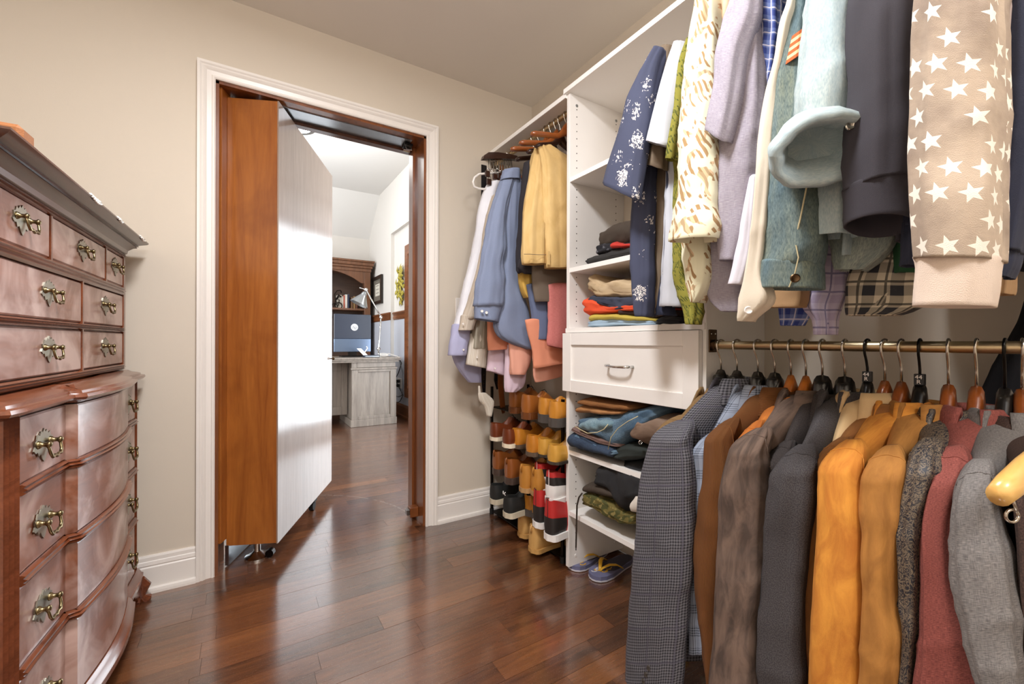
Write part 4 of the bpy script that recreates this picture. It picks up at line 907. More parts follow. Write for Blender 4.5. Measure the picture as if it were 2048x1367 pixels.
def jacket(desc, hu, fab, body, rows, v_col, hem=.16, hook='hook', blunt=False, th=.026, hanglab=None, btn=0, dep=.034, nw=.056, hy=None, amp=.008, fold=.008, far=True):
    hy = hy or pix(hu, 690, X=RX).y
    v, a, b_, X = rows[0][:4]; tp = (pix(a, v, X=X) + pix(b_, v, X=X)) / 2
    tipp = Vector((tp.x + .012, tp.y, tp.z + .035))
    zn = pix(hu + 12, v_col, X=RX).z - .020
    sk = Vector((RX - tp.x, hy - tp.y, 0)).normalized() * .055
    sl = tube_px(rows, dep, 'X', dome=.058, sd=hu * .13, amp=amp, fold=fold, skew=sk); row0 = tube_px.row0
    j = thing('jacket', desc, 'jacket', (RX, hy, hem), JK)
    bd, e, t, hw = torso(RX, hy, RZ, tipp, zn, hem, FB[fab], j, th, hu * .17, nw, 1.02, .003, .005)
    cloth('sleeve', FB[fab], j, sl)
    sd_ = sk.normalized(); cc = sum(row0, Vector()) / len(row0); n0 = len(row0); sp_ = []
    for k in range(n0):
        if (row0[k] - cc).dot(EYE - cc) < -.004: continue
        for i in range(len(sl) - 8):
            d0, d1 = (sl[i][k] - cc).dot(sd_), (sl[i + 1][k] - cc).dot(sd_)
            if d0 > .010 >= d1 and i < 22: sp_.append(sl[i][k].lerp(sl[i + 1][k], (d0 - .010) / (d0 - d1))); break
    if len(sp_) > 4:
        sp_.sort(key=lambda p: p.dot(RT) - 0 * p.z); b = MB(); b.tube([p + (EYE - p).normalized() * .0006 for p in sp_], .0013, 6); b.build('armhole_seam', FB[fab], j, True)
    if far: far_sleeve(RX, hy, e, t, hw, tipp.z, FB[fab], j, sd=hu)
    collar(RX, hy, zn - .010, e, t, FB[fab], j, nw * .92, .030, .040, .30, fl=1.15)
    for k in range(btn):
        p = pix(1303 - k * 5, 1318 + k * 13, X=rows[-1][3] - .0) - Vector((.85, .5, 0)) * (dep + .002); button(p, (-.85, -.5, 0), .0075, M['horn'], j)
    a = math.atan2(e.y, -e.x)
    hanger(RX, hy, RZ, a, hw * .93, hanglab, body, hook, blunt, -(RZ - tipp.z) - .028, 'hangers on the jacket rod', .125)
    return j
jacket('olive brown blazer first on the rod beside the white tower', 1412, 'olive', 'hang_blk', [(868, 1316, 1372, 1.05), (960, 1296, 1372, 1.05), (1150, 1285, 1375, 1.05), (1330, 1280, 1370, 1.05)], 772, .2, blunt=True, hanglab='black plastic hanger holding the olive brown blazer', hy=.762)
jacket('grey blue micro check blazer with sleeve buttons, frontmost at the tower end', 1458, 'gcheck', 'hang_blk', [(880, 1306, 1376, 1.0), (960, 1285, 1386, .99), (1110, 1270, 1384, .98), (1260, 1258, 1374, .98), (1372, 1252, 1366, .98), (1440, 1252, 1360, .98)], 754, .12, blunt=True, hanglab='black plastic hanger holding the grey check blazer', btn=4, th=.03, hy=.712)
jacket('pale blue grey glen plaid blazer squeezed behind the brown corduroy jacket', 1516, 'glen', 'hang_blk', [(905, 1390, 1426, 1.035), (960, 1386, 1430, 1.035), (1100, 1386, 1430, 1.035), (1300, 1388, 1430, 1.04)], 768, .2, blunt=True, hanglab='black plastic hanger holding the glen plaid blazer')
jacket('rich brown corduroy blazer with ribbed sleeve between grey jackets', 1550, 'cord', 'hang_blk', [(880, 1422, 1462, 1.03), (960, 1414, 1470, 1.02), (1034, 1401, 1466, 1.015), (1094, 1393, 1460, 1.01), (1200, 1396, 1450, 1.01), (1290, 1407, 1452, 1.01), (1400, 1420, 1460, 1.01)], 772, .18, blunt=True, hanglab='black plastic hanger holding the brown corduroy blazer')
jacket('bright orange suede jacket showing only its shoulder behind the taupe one', 1582, 'orange', 'hang_org', [(888, 1478, 1520, 1.04), (960, 1470, 1520, 1.04), (1150, 1465, 1520, 1.04), (1320, 1462, 1515, 1.04)], 790, .22, hanglab='orange wooden hanger holding the bright orange jacket')
jacket('mottled taupe suede jacket with long creased sleeve', 1612, 'gsuede', 'hang_org', [(905, 1470, 1530, 1.0), (960, 1454, 1531, .995), (1064, 1445, 1530, .99), (1183, 1433, 1525, .98), (1258, 1426, 1516, .98), (1310, 1421, 1516, .98), (1372, 1417, 1518, .98), (1440, 1414, 1518, .98)], 778, .16, hanglab='orange wooden hanger holding the taupe suede jacket', amp=.008)
jacket('dark charcoal brown jacket tucked behind the dark grey blazer', 1645, 'char', 'hang_blk', [(930, 1536, 1580, 1.04), (1000, 1530, 1580, 1.04), (1150, 1528, 1575, 1.04), (1320, 1525, 1570, 1.04)], 785, .22, blunt=True, hanglab='black plastic hanger holding the charcoal brown jacket')
jacket('plain dark grey wool blazer left of the mustard suede jacket', 1690, 'dgrey', 'hang_blk', [(945, 1548, 1630, .985), (1020, 1537, 1624, .98), (1049, 1533, 1621, .98), (1109, 1530, 1613, .98), (1168, 1527, 1610, .98), (1258, 1519, 1606, .975), (1372, 1522, 1608, .97), (1440, 1522, 1608, .97)], 780, .16, blunt=True, hanglab='black plastic hanger holding the dark grey blazer')
jacket('cream jacket showing a sliver of shoulder beside the dark grey blazer', 1735, 'cream', 'hang_blk', [(935, 1640, 1676, 1.05), (1000, 1636, 1676, 1.05), (1150, 1632, 1672, 1.05), (1320, 1632, 1672, 1.05)], 782, .24, 'hookb', hanglab='dark hanger with size tag holding the cream jacket')
jacket('tobacco brown jacket behind the mustard suede jacket', 1770, 'tobac', 'hang_brn', [(930, 1634, 1690, 1.03), (980, 1622, 1680, 1.03), (1100, 1614, 1670, 1.025), (1250, 1612, 1660, 1.02), (1372, 1610, 1650, 1.02), (1440, 1610, 1650, 1.02)], 803, .2, hanglab='brown wooden hanger holding the tobacco jacket')
jacket('mustard yellow suede jacket with smooth sleeve in mid row', 1803, 'mustard', 'hang_brn', [(940, 1640, 1722, .97), (1019, 1640, 1726, .96), (1049, 1639, 1727, .96), (1138, 1632, 1728, .955), (1228, 1627, 1730, .95), (1372, 1622, 1731, .95), (1440, 1620, 1731, .95)], 800, .14, hanglab='brown wooden hanger holding the mustard suede jacket', amp=.004, fold=.005)
jacket('tan suede jacket with wrinkled elbow right of the mustard one', 1840, 'tan', 'hang_blk', [(958, 1728, 1812, .97), (1002, 1726, 1808, .965), (1060, 1731, 1804, .96), (1138, 1731, 1801, .955), (1200, 1731, 1806, .95), (1268, 1732, 1817, .945), (1310, 1732, 1810, .945), (1372, 1730, 1808, .945), (1440, 1728, 1806, .945)], 803, .14, 'hookb', hanglab='black hanger with 44 R size tag holding the tan suede jacket', amp=.010, fold=.007)
jacket('dark paisley brocade jacket between tan suede and brick red jackets', 1897, 'paisley', 'hang_brn', [(945, 1818, 1880, .985), (990, 1808, 1866, .975), (1030, 1804, 1850, .97), (1079, 1802, 1847, .965), (1140, 1802, 1850, .96), (1200, 1804, 1847, .955), (1260, 1812, 1844, .95), (1372, 1802, 1834, .945), (1440, 1800, 1830, .945)], 815, .16, hanglab='brown wooden hanger holding the dark paisley jacket')
jacket('brick red linen jacket left of the light grey one', 1953, 'red', 'hang_brn', [(965, 1866, 1932, .985), (1010, 1850, 1916, .975), (1060, 1845, 1908, .965), (1120, 1847, 1910, .955), (1200, 1844, 1920, .945), (1290, 1838, 1940, .935), (1372, 1830, 1956, .93), (1440, 1826, 1966, .93)], 812, .16, hanglab='brown wooden hanger holding the brick red jacket')
jacket('light grey linen jacket at the right edge of the row', 2010, 'grey', 'hang_blk', [(1000, 1908, 1998, .93), (1064, 1904, 2014, .915), (1153, 1910, 2034, .90), (1257, 1927, 2042, .89), (1372, 1962, 2052, .88), (1440, 1980, 2060, .88)], 818, .14, 'hookb', hanglab='black hanger holding the light grey linen jacket')
jacket('dark brown wool jacket cut by the right edge behind the grey one', 2045, 'dbrown', 'hang_brn', [(1000, 2028, 2110, .93), (1150, 2032, 2130, .92), (1372, 2046, 2160, .91), (1440, 2050, 2170, .91)], 830, .16, hanglab='brown wooden hanger holding the dark brown jacket')
# size tags on two hook necks
for hu, txt, lab in ((1840, '44\nR', 'tiny black size cube reading 44 R on the tan jacket hanger'), (1735, '44\nR', 'tiny black size cube on the cream jacket hanger')):
    hy = pix(hu, 690, X=RX).y; c = Vector((RX, hy, RZ - .070)); tg = thing('size_tag', lab, 'size tag', c, 'size cubes on hanger necks')
    b = MB(); b.box(c.x - .008, c.x + .008, c.y - .008, c.y + .008, c.z - .012, c.z + .012, c=.001); cb = b.build('cube', M['black'], tg)
    tx = bpy.data.curves.new('t', 'FONT'); tx.body = txt; tx.size = .012; tx.align_x = 'CENTER'; tx.align_y = 'CENTER'; tx.extrude = .0002; tx.space_line = .85
    to = bpy.data.objects.new('t', tx); COL.objects.link(to); bpy.context.view_layer.update(); me = bpy.data.meshes.new_from_object(to.evaluated_get(bpy.context.evaluated_depsgraph_get())); bpy.data.objects.remove(to)
    me.materials.clear(); me.materials.append(M['trim'])
    clone(me, 'size_text', tg, Matrix.Translation(c + Vector((-.0084, 0, 0))) @ Matrix.Rotation(-PI / 2, 4, 'Z') @ Matrix.Rotation(PI / 2, 4, 'X'))
# blond hanger end with trouser clip, nearest to the camera
bh = thing('trouser_hanger', 'blond wooden trouser hanger with metal clip ring jutting in at right edge', 'hanger', pix(2030, 960, X=.82))
P0, P1, P2 = pix(1998, 990, X=.80), pix(2050, 940, X=.90), pix(2150, 860, X=1.1)
b = MB(); b.tube([P0, (P0 * .6 + P1 * .4), P1, P2], [(.012, .014), (.014, .018), (.014, .019), (.014, .02)], 14, flat=(0, 0, 1)); b.build('bar', M['hang_ylw'], bh, True)
c0 = pix(2022, 985, X=.83); c1 = pix(2033, 1022, X=.83)
b = MB(); b.tube([c0, c1], .0016, 8); b.build('clip_wire', M['hook'], bh, True)
c2 = pix(2024, 1031, X=.83); b = MB(); b.tube([c2 + (RT * math.cos(q * PI / 8) + UP * math.sin(q * PI / 8)) * .008 for q in range(17)], .0018, 8); b.build('clip_ring', M['hook'], bh, True)
# black coat hanging on the wall behind the jackets
FB['blackcoat'] = fabric('black_coat_cloth', '#0E0E14', 'plain', '#16161E')
cl_ = tube_px([(560, 2062, 2110, 1.44), (640, 2030, 2150, 1.44), (720, 1988, 2150, 1.44), (800, 1955, 2150, 1.44), (900, 1950, 2150, 1.44)], .04, 'X', dome=.03, sd=9, fold=.01)
tag(cloth('black_coat', FB['blackcoat'], None, cl_), 'black coat hanging against the wall behind the brass rod at right', 'coat')
# ================================================================== SHIRTS ON THE UPPER ROD
FB['nfloral'] = fabric('navy_floral_cotton', '#3E4258', 'floral', '#E9E2DC', '#20223A', 1.0)
FB['taupe'] = fabric('taupe_jersey', '#776653', 'plain', '#655646')
FB['navy'] = fabric('navy_cotton', '#262B40', 'plain', '#1C2032')
FB['whitetee'] = fabric('pale_grey_jersey', '#C6C8CF', 'plain', '#B2B5C0')
FB['olivehaw'] = fabric('olive_tropical_print', '#8A8430', 'palm', '#4C5218', '#6A6A22', 2.2)
FB['palm'] = fabric('cream_palm_print', '#F0EBCB', 'palm', '#A9875C', '#D9B48A', 1.0)
FB['peach'] = fabric('peach_cotton', '#EBC3A2', 'plain', '#D8A988')
FB['rust'] = fabric('rust_cotton', '#A8401C', 'plain', '#7A2C14')
FB['lavgrey'] = fabric('lavender_grey_chambray', '#B0A9B2', 'linen', '#948C98', None, .6)
FB['bplaid'] = fabric('blue_plaid_cotton', '#6F80B4', 'plaid', '#2E3F86', '#D8D4DE', 1.6)
FB['creamw'] = fabric('cream_oxford', '#E4D8C4', 'plain', '#D4C4AA')
FB['whitecot'] = fabric('white_lavender_cotton', '#E6E2EA', 'plain', '#D2CCDC')
FB['denim'] = fabric('faded_denim', '#6C8288', 'denim', '#90967E', '#33474E')
FB['ldenim'] = fabric('bleached_denim', '#B2C0C0', 'denim', '#C8D0C8', '#8FA4AC')
FB['charcoal'] = fabric('charcoal_fleece', '#38343A', 'plain', '#2C282E')
FB['stars'] = fabric('faded_star_print_fleece', '#C4B09A', 'stars', '#988676', '#EFE5D6')
FB['rib'] = fabric('cream_rib_knit', '#E0CDBC', 'plain', '#D2BDA8')
FB['navyfl'] = fabric('navy_fleece', '#2A2E40', 'plain', '#202434')
FB['bwplaid'] = fabric('black_cream_plaid', '#C9BCA4', 'plaid', '#2A2A2E', '#0C0C0E', 1.1)
FB['lavplaid'] = fabric('lavender_plaid', '#C0B6C6', 'plaid', '#A69AB2', '#6A6486', 1.2)
FB['green'] = fabric('dark_green_cotton', '#1E4A2A', 'plain', '#143820')
FB['tantail'] = fabric('tan_cotton', '#A8845C', 'plain', '#8A6A46')
FB['denimtail'] = fabric('grey_denim_tail', '#98A096', 'denim', '#B4B8A8', '#5E6C70')
FB['pstripe'] = fabric('pinkish_stripe_fleece', '#B9A59A', 'stripe', '#8E6A62', '#D8CABC')
SHG = 'shirts on the upper rod'
def garment(name, label, cat, parts, group=SHG):
    """parts: (part name, fabric, rows, depth, options)"""
    first = parts[0][2]; c = pix((first[-1][1] + first[-1][2]) / 2, first[-1][0], X=first[-1][3]) if not isinstance(parts[0][4].get('plane'), str) else pix((first[-1][1] + first[-1][2]) / 2, first[-1][0], Y=first[-1][3])
    g = thing(name, label, cat, c, group)
    for i, (pn, fb, rows, dep, opt) in enumerate(parts):
        opt = dict(opt); pl = opt.pop('plane', 'X')
        rows = list(rows)
        if rows[0][0] <= 5 and pl == 'X':
            r0 = rows[0]; w_ = (r0[2] - r0[1]); rows = [(-120, r0[1] + w_ * .25, r0[2] + w_ * .15, r0[3] + .05)] + rows; opt.setdefault('dome', .04)
        opt.setdefault('dome', .012); opt.setdefault('sd', i * 3.1 + rows[0][1] * .07); opt.setdefault('amp', .008); opt.setdefault('fold', .007)
        back = opt.pop('torso', None)
        rg = tube_px(rows, dep, pl, **opt)
        if back and group == SHG:
            r0 = rows[0]; tp = (pix(r0[1], r0[0], X=r0[3]) + pix(r0[2], r0[0], X=r0[3])) / 2; tp.z = min(tp.z, 1.84); hy = min(tp.y - .035, YQ - .05)
            bd_, e_, t_, hw_ = torso(RX, hy, RZU, tp, min(RZU - .105, tp.z + .085), back, FB[fb], g, .018, 1.7 + r0[1] * .01, .055, 1.0, .003, .004, name='torso')
            collar(RX, hy, min(RZU - .105, tp.z + .085) - .01, e_, t_, FB[fb], g, .05, .03, .035)
            hanger(RX, hy, RZU, math.atan2(e_.y, -e_.x), hw_ * .9, 'wooden hanger on the upper rod inside the ' + label.split(' with')[0].split(' left of')[0].split(' between')[0].split(' cut')[0].split(' in front')[0], 'hang_brn', tip=-(RZU - tp.z) - .03, nk=.125, group='hangers on the upper rod')
        cloth(pn, FB[fb], g, rg)
    return g
O_ = {}
garment('short_sleeve_shirt', 'navy short sleeve shirt with white blossom print in front of the tower', 'shirt', [
    ('sleeve', 'nfloral', [(104, 1318, 1334, 1.04), (130, 1302, 1322, 1.02), (192, 1266, 1309, 1.0), (236, 1253, 1301, .99), (280, 1240, 1293, .98), (330, 1222, 1284, .97), (366, 1212, 1278, .965)], .035, dict(slant=34, amp=.004, torso=1.2)),
    ('body', 'nfloral', [(300, 1284, 1312, 1.07), (400, 1269, 1308, 1.06), (470, 1265, 1306, 1.05), (530, 1267, 1304, 1.05), (580, 1272, 1302, 1.05), (632, 1281, 1298, 1.05)], .03, O_)])
garment('tshirt', 'taupe brown tee hanging just behind the navy blossom shirt', 'tee shirt', [
    ('sleeve', 'taupe', [(100, 1332, 1354, 1.07), (170, 1312, 1338, 1.05), (250, 1298, 1330, 1.04), (300, 1289, 1330, 1.03), (326, 1287, 1330, 1.03)], .03, dict(slant=14)),
    ('body', 'taupe', [(290, 1306, 1344, 1.10), (450, 1305, 1340, 1.09), (560, 1301, 1332, 1.09), (630, 1292, 1318, 1.09)], .025, O_)])
garment('dress_shirt', 'plain dark navy shirt tail between the taupe and pale grey tees', 'shirt', [
    ('body', 'navy', [(330, 1334, 1352, 1.12), (500, 1326, 1346, 1.11), (600, 1312, 1334, 1.10), (630, 1308, 1350, 1.10)], .025, O_)])
garment('tshirt', 'pale grey tee with a wide open short sleeve beside the olive print shirt', 'tee shirt', [
    ('sleeve', 'whitetee', [(92, 1354, 1378, 1.06), (120, 1344, 1376, 1.04), (160, 1331, 1368, 1.02), (230, 1312, 1352, 1.0), (284, 1298, 1341, .985)], .034, dict(slant=10, amp=.004)),
    ('body', 'whitetee', [(280, 1345, 1360, 1.08), (400, 1341, 1360, 1.08), (500, 1336, 1362, 1.07), (560, 1331, 1364, 1.07), (612, 1326, 1366, 1.07)], .028, O_)])
garment('short_sleeve_shirt', 'olive green tropical print shirt with a dangling tail above the counter', 'shirt', [
    ('sleeve', 'olivehaw', [(85, 1379, 1394, 1.05), (135, 1363, 1382, 1.03), (205, 1355, 1374, 1.01), (280, 1343, 1361, .99), (320, 1335, 1357, .985)], .026, dict(amp=.008)),
    ('body', 'olivehaw', [(300, 1352, 1384, 1.06), (420, 1352, 1378, 1.06), (540, 1353, 1376, 1.06), (600, 1364, 1404, 1.06), (648, 1380, 1398, 1.06)], .024, dict(amp=.008))])
garment('short_sleeve_shirt', 'cream tropical shirt with tan palm leaves and a wide sleeve', 'shirt', [
    ('sleeve', 'palm', [(0, 1402, 1436, .98), (60, 1391, 1437, .97), (130, 1382, 1438, .96), (200, 1372, 1440, .95), (270, 1365, 1440, .945), (340, 1366, 1438, .94), (410, 1361, 1437, .94), (455, 1354, 1442, .935), (484, 1349, 1438, .935)], .045, dict(slant=-8, torso=1.16)),
    ('body', 'palm', [(420, 1368, 1426, 1.0), (500, 1369, 1425, .99), (550, 1376, 1424, .99), (585, 1384, 1412, .99), (604, 1391, 1400, .99)], .03, dict(amp=.008))])
garment('short_sleeve_shirt', 'pale peach shirt shoulder between the palm print and lavender grey shirts', 'shirt', [
    ('body', 'peach', [(0, 1438, 1482, 1.02), (60, 1432, 1470, 1.02), (120, 1430, 1460, 1.02), (200, 1436, 1462, 1.03)], .03, O_)])
garment('polo_shirt', 'rust red shirt glimpsed below the lavender grey sleeve', 'shirt', [
    ('body', 'rust', [(215, 1440, 1470, 1.05), (290, 1436, 1466, 1.05), (350, 1432, 1458, 1.05), (560, 1430, 1452, 1.07)], .025, O_)])
garment('short_sleeve_shirt', 'lavender grey chambray shirt with short sleeve and rounded tail', 'shirt', [
    ('sleeve', 'lavgrey', [(5, 1474, 1518, .96), (52, 1456, 1508, .95), (107, 1446, 1488, .94), (184, 1437, 1476, .93), (235, 1427, 1464, .925), (262, 1423, 1456, .925)], .036, dict(slant=26, torso=1.16)),
    ('body', 'lavgrey', [(20, 1500, 1530, .99), (123, 1480, 1533, .98), (200, 1466, 1535, .975), (300, 1446, 1528, .97), (400, 1440, 1516, .97), (480, 1442, 1502, .97), (521, 1444, 1488, .97)], .035, O_),
    ('tail', 'lavgrey', [(420, 1436, 1486, 1.02), (540, 1424, 1480, 1.02), (575, 1414, 1484, 1.02), (605, 1424, 1486, 1.02), (622, 1446, 1484, 1.02)], .025, O_)])
garment('plaid_shirt', 'blue plaid shirt between lavender grey and cream shirts', 'shirt', [
    ('body', 'bplaid', [(0, 1526, 1566, 1.0), (60, 1528, 1566, 1.0), (120, 1529, 1560, 1.0), (200, 1526, 1550, 1.0), (350, 1515, 1545, 1.0)], .028, O_),
    ('tail', 'bplaid', [(540, 1562, 1622, 1.06), (620, 1560, 1618, 1.06), (650, 1562, 1604, 1.06)], .02, O_)])
garment('dress_shirt', 'white shirt with pale lavender tint showing a narrow tail', 'shirt', [
    ('body', 'whitecot', [(360, 1507, 1522, .955), (450, 1492, 1516, .95), (520, 1475, 1508, .95), (568, 1461, 1494, .95)], .02, O_)])
cs = garment('dress_shirt', 'cream oxford shirt with long placket and buttoned tail corner', 'shirt', [
    ('body', 'creamw', [(0, 1586, 1604, .90), (60, 1567, 1590, .89), (130, 1557, 1576, .88), (190, 1540, 1564, .875), (290, 1524, 1552, .87), (390, 1518, 1545, .865), (480, 1509, 1537, .86), (550, 1498, 1530, .86), (600, 1483, 1540, .86), (630, 1485, 1512, .86), (642, 1490, 1498, .86)], .03, dict(amp=.004)),
    ('lining', 'tantail', [(540, 1515, 1604, .99), (590, 1505, 1612, .99), (614, 1520, 1606, .985)], .02, O_)])
button(pix(1497, 620, X=.832), (-.8, -.6, 0), .008, M['trim'], cs)
dj = garment('denim_jacket', 'faded denim jacket with an orange flag patch on its sleeve', 'jacket', [
    ('sleeve', 'denim', [(0, 1598, 1640, .93), (80, 1580, 1634, .92), (130, 1570, 1630, .91), (215, 1560, 1630, .90), (290, 1552, 1634, .895), (400, 1544, 1638, .89), (480, 1535, 1643, .885), (530, 1528, 1636, .885)], .05, dict(hem=False, amp=.007, torso=1.18)),
    ('cuff', 'denim', [(527, 1525, 1637, .885), (535, 1524, 1638, .885), (577, 1516, 1641, .885)], .05, dict(fold=.003, amp=.005))])
M['stitch'] = plain('pale_stitching', '#C9BC94', .8)
sj = [pix(u, v, X=.842) for u, v in ((1620, 345), (1612, 380), (1606, 410), (1600, 440), (1592, 470), (1588, 490))]
b = MB(); b.tube(sj, .0014, 6); b.build('seam_stitching', M['stitch'], dj)
b = MB(); b.tube([pix(u, v, X=.838) for u, v in ((1592, 490), (1597, 515), (1590, 545), (1578, 574))], .0012, 6); b.build('placket_stitching', M['stitch'], dj)
button(pix(1590, 556, X=.832), (-.8, -.6, 0), .008, M['bronze'], dj)
pt = None
for k in range(7):
    b = MB(); f0, f1 = k / 7, (k + .96) / 7
    q = lambda f, g: tuple((1 - f) * ((1 - g) * a_ + g * b_) + f * ((1 - g) * d_ + g * c_) for a_, b_, c_, d_ in ((1584, 1613, 1612, 1571), (72, 51, 101, 129)))
    c = [pix(*q(f, g), X=.858 - .006 * math.sin(PI * g)) for f, g in ((f0, 0), (f0, .5), (f0, 1), (f1, 1), (f1, .5), (f1, 0))]
    o2 = [p + Vector((.0015, .001, 0)) for p in c]
    b.add(c + o2, [(0, 1, 4, 5), (1, 2, 3, 4), (6, 11, 10, 7), (7, 10, 9, 8), (0, 6, 7, 1), (1, 7, 8, 2), (2, 8, 9, 3), (3, 9, 10, 4), (4, 10, 11, 5), (5, 11, 6, 0)])
    o = b.build('patch_stripe', plain('patch_%d' % (k % 2), '#C8602C' if k % 2 == 0 else '#F0D29A', .85), dj)
ld = garment('denim_shirt', 'bleached light denim shirt with a fat rolled cuff', 'shirt', [
    ('sleeve', 'ldenim', [(0, 1628, 1714, .87), (107, 1620, 1714, .86), (160, 1612, 1715, .855), (215, 1607, 1704, .85), (262, 1612, 1700, .85)], .05, dict(amp=.007, torso=1.16)),
    ('body', 'ldenim', [(300, 1636, 1716, .92), (400, 1634, 1714, .91), (474, 1634, 1714, .905)], .035, dict(slant=-6)),
    ('tail', 'denimtail', [(430, 1646, 1800, .97), (480, 1652, 1796, .965), (515, 1662, 1770, .96), (540, 1668, 1738, .96)], .03, dict(amp=.012, fold=.014))])
# rolled cuff: a thick band round an opening that faces down and toward the room
C = pix(1636, 292, X=.815); ax_ = (Vector((-.62, -.55, -.56))).normalized(); s1 = ax_.cross(Vector((0, 0, 1))).normalized(); s2 = s1.cross(ax_).normalized()
rings = []
for k in range(41):
    w_ = 2 * PI * k / 40; d = s1 * math.cos(w_) * .056 + s2 * math.sin(w_) * .040; u = d.normalized()
    pr = [(-.004, .040), (.004, .046), (.014, .036), (.019, .012), (.020, -.025), (.015, -.058), (.004, -.070), (-.006, -.066), (-.010, -.03), (-.010, .01)]
    ring = []
    for o_, h in pr:
        p = C + d * (1 + .15 * h / .03) + u * o_ + ax_ * h; ring.append(p + u * rfold(p, C, w_, 4.4, .010, .006))
    rings.append(ring)
b = MB(); b.loft(rings, False, False); b.build('rolled_cuff', FB['ldenim'], ld, True)
rings = [[C + ax_ * (-.012 - .02 * q) + (s1 * math.cos(2 * PI * k / 30) * .056 + s2 * math.sin(2 * PI * k / 30) * .040) * (1.12 - q) for k in range(30)] for q in (0, .3, .6, .9)]
b = MB(); b.loft(rings, False, True); b.build('cuff_inside', FB['ldenim'], ld, True)
button(pix(1700, 252, X=.795), (-.7, -.7, 0), .007, M['hook'], ld)
garment('sweatshirt', 'charcoal sweatshirt with a dark open cuff left of the star print one', 'sweatshirt', [
    ('sleeve', 'charcoal', [(0, 1714, 1834, .81, .88), (150, 1715, 1832, .80, .87), (300, 1712, 1824, .795, .865), (372, 1710, 1816, .795, .86)], .05, dict(hem=False, torso=1.16)),
    ('cuff', 'charcoal', [(368, 1708, 1818, .795, .86), (400, 1709, 1814, .795, .86), (436, 1712, 1808, .795, .86)], .05, dict(slant=30, fold=.003)) ])
garment('sweatshirt', 'navy fleece cuff between the charcoal and star print sweatshirts', 'sweatshirt', [
    ('sleeve', 'navyfl', [(300, 1812, 1860, .87), (400, 1812, 1860, .87), (455, 1813, 1860, .87)], .03, dict(hem=False)),
    ('cuff', 'navyfl', [(450, 1815, 1860, .87), (490, 1814, 1860, .87), (532, 1816, 1860, .87)], .028, O_)])
garment('sweatshirt', 'faded cream star print sweatshirt with a long sleeve and plain rib cuff', 'sweatshirt', [
    ('sleeve', 'stars', [(0, 1846, 2012, .72), (123, 1834, 2014, .715), (246, 1827, 2014, .71), (338, 1824, 2012, .705), (400, 1823, 2009, .70), (480, 1831, 2007, .70), (522, 1835, 2005, .70)], .045, dict(torso=1.18, hem=False, amp=.004, fold=.005, n=56, power=3)),
    ('cuff', 'rib', [(518, 1837, 2004, .70), (535, 1842, 2000, .70), (570, 1840, 1996, .70), (612, 1836, 1988, .70)], .04, dict(amp=.003, fold=.003, power=3)),
    ('back_panel', 'pstripe', [(0, 1960, 2034, .78), (200, 1960, 2030, .77), (400, 1960, 2026, .76), (480, 1960, 2012, .76)], .04, O_)])
garment('sweatshirt', 'navy fleece sweatshirt cut by the right edge of the view', 'sweatshirt', [
    ('sleeve', 'navyfl', [(0, 2016, 2110, .80), (200, 2016, 2105, .79), (400, 2010, 2070, .79), (505, 2004, 2046, .79)], .045, dict(hem=False, torso=1.16)),
    ('cuff', 'navyfl', [(498, 2003, 2045, .79), (530, 2000, 2038, .79), (554, 1998, 2026, .79)], .035, O_)])
garment('plaid_shirt', 'black and cream plaid shirt tail under the charcoal sweatshirt', 'shirt', [
    ('body', 'bwplaid', [(420, 1740, 1860, 1.0), (500, 1722, 1858, 1.0), (560, 1702, 1852, 1.0), (610, 1696, 1848, 1.0), (630, 1700, 1800, 1.0)], .025, dict(amp=.01, fold=.01))])
garment('plaid_shirt', 'lavender grey plaid shirt tail twisting down below the denim cuff', 'shirt', [
    ('body', 'lavplaid', [(470, 1632, 1706, 1.03), (570, 1618, 1706, 1.02), (612, 1610, 1692, 1.02), (640, 1626, 1682, 1.02), (668, 1627, 1682, 1.02)], .025, dict(amp=.012, fold=.01))])
garment('polo_shirt', 'dark green shirt hem showing between plaid tail and star print cuff', 'shirt', [
    ('body', 'green', [(420, 1790, 1860, .98), (500, 1790, 1860, .98), (545, 1792, 1860, .98)], .02, O_)])
garment('polo_shirt', 'tan shirt hem below the navy fleece at the right edge', 'shirt', [
    ('body', 'tantail', [(480, 1990, 2032, .93), (560, 1990, 2026, .93), (588, 1993, 2020, .93)], .02, O_)])
# a hanger with a wire clip, seen at the near end of the tower
hanger(RX, .70, RZU, math.radians(35), .24, 'dark wooden hanger end with white wire near the tower top', 'hang_drk', tip=-.20, nk=.12)
# ================================================================== FAR HANGING SECTION
FB['white'] = fabric('white_broadcloth', '#E9E8EC', 'plain', '#D6D6E0')
FB['beige'] = fabric('beige_stripe_cotton', '#C9BBAA', 'stripe', '#B8A896', '#D8CEC0', 2)
FB['oxford'] = fabric('blue_oxford_cloth', '#8A93AB', 'tweed', '#737F9A', None, 1.2)
FB['lav'] = fabric('lavender_cotton', '#B4B4D2', 'plain', '#9C9CC0')
FB['khaki'] = fabric('khaki_twill', '#D8B67A', 'suede', '#C8A466', '#E4C690', .6)
FB['blacktw'] = fabric('black_twill', '#2A262A', 'plain', '#1E1A1E')
FB['gold'] = fabric('gold_cotton', '#D2A850', 'plain', '#BE9240')
FB['taupetw'] = fabric('taupe_twill', '#6E6052', 'plain', '#5E5144')
FB['slate'] = fabric('slate_blue_cotton', '#66708C', 'plain', '#525C78')
FB['rose'] = fabric('rose_pink_linen', '#CF7F78', 'linen', '#BC6A64', None, .5)
FB['coral'] = fabric('coral_cotton', '#E39474', 'plain', '#D08060')
FB['coral2'] = fabric('light_coral_cotton', '#E8A890', 'plain', '#D89680')
FB['pinklav'] = fabric('pale_pink_cotton', '#DCC4D0', 'plain', '#CCB0BE')
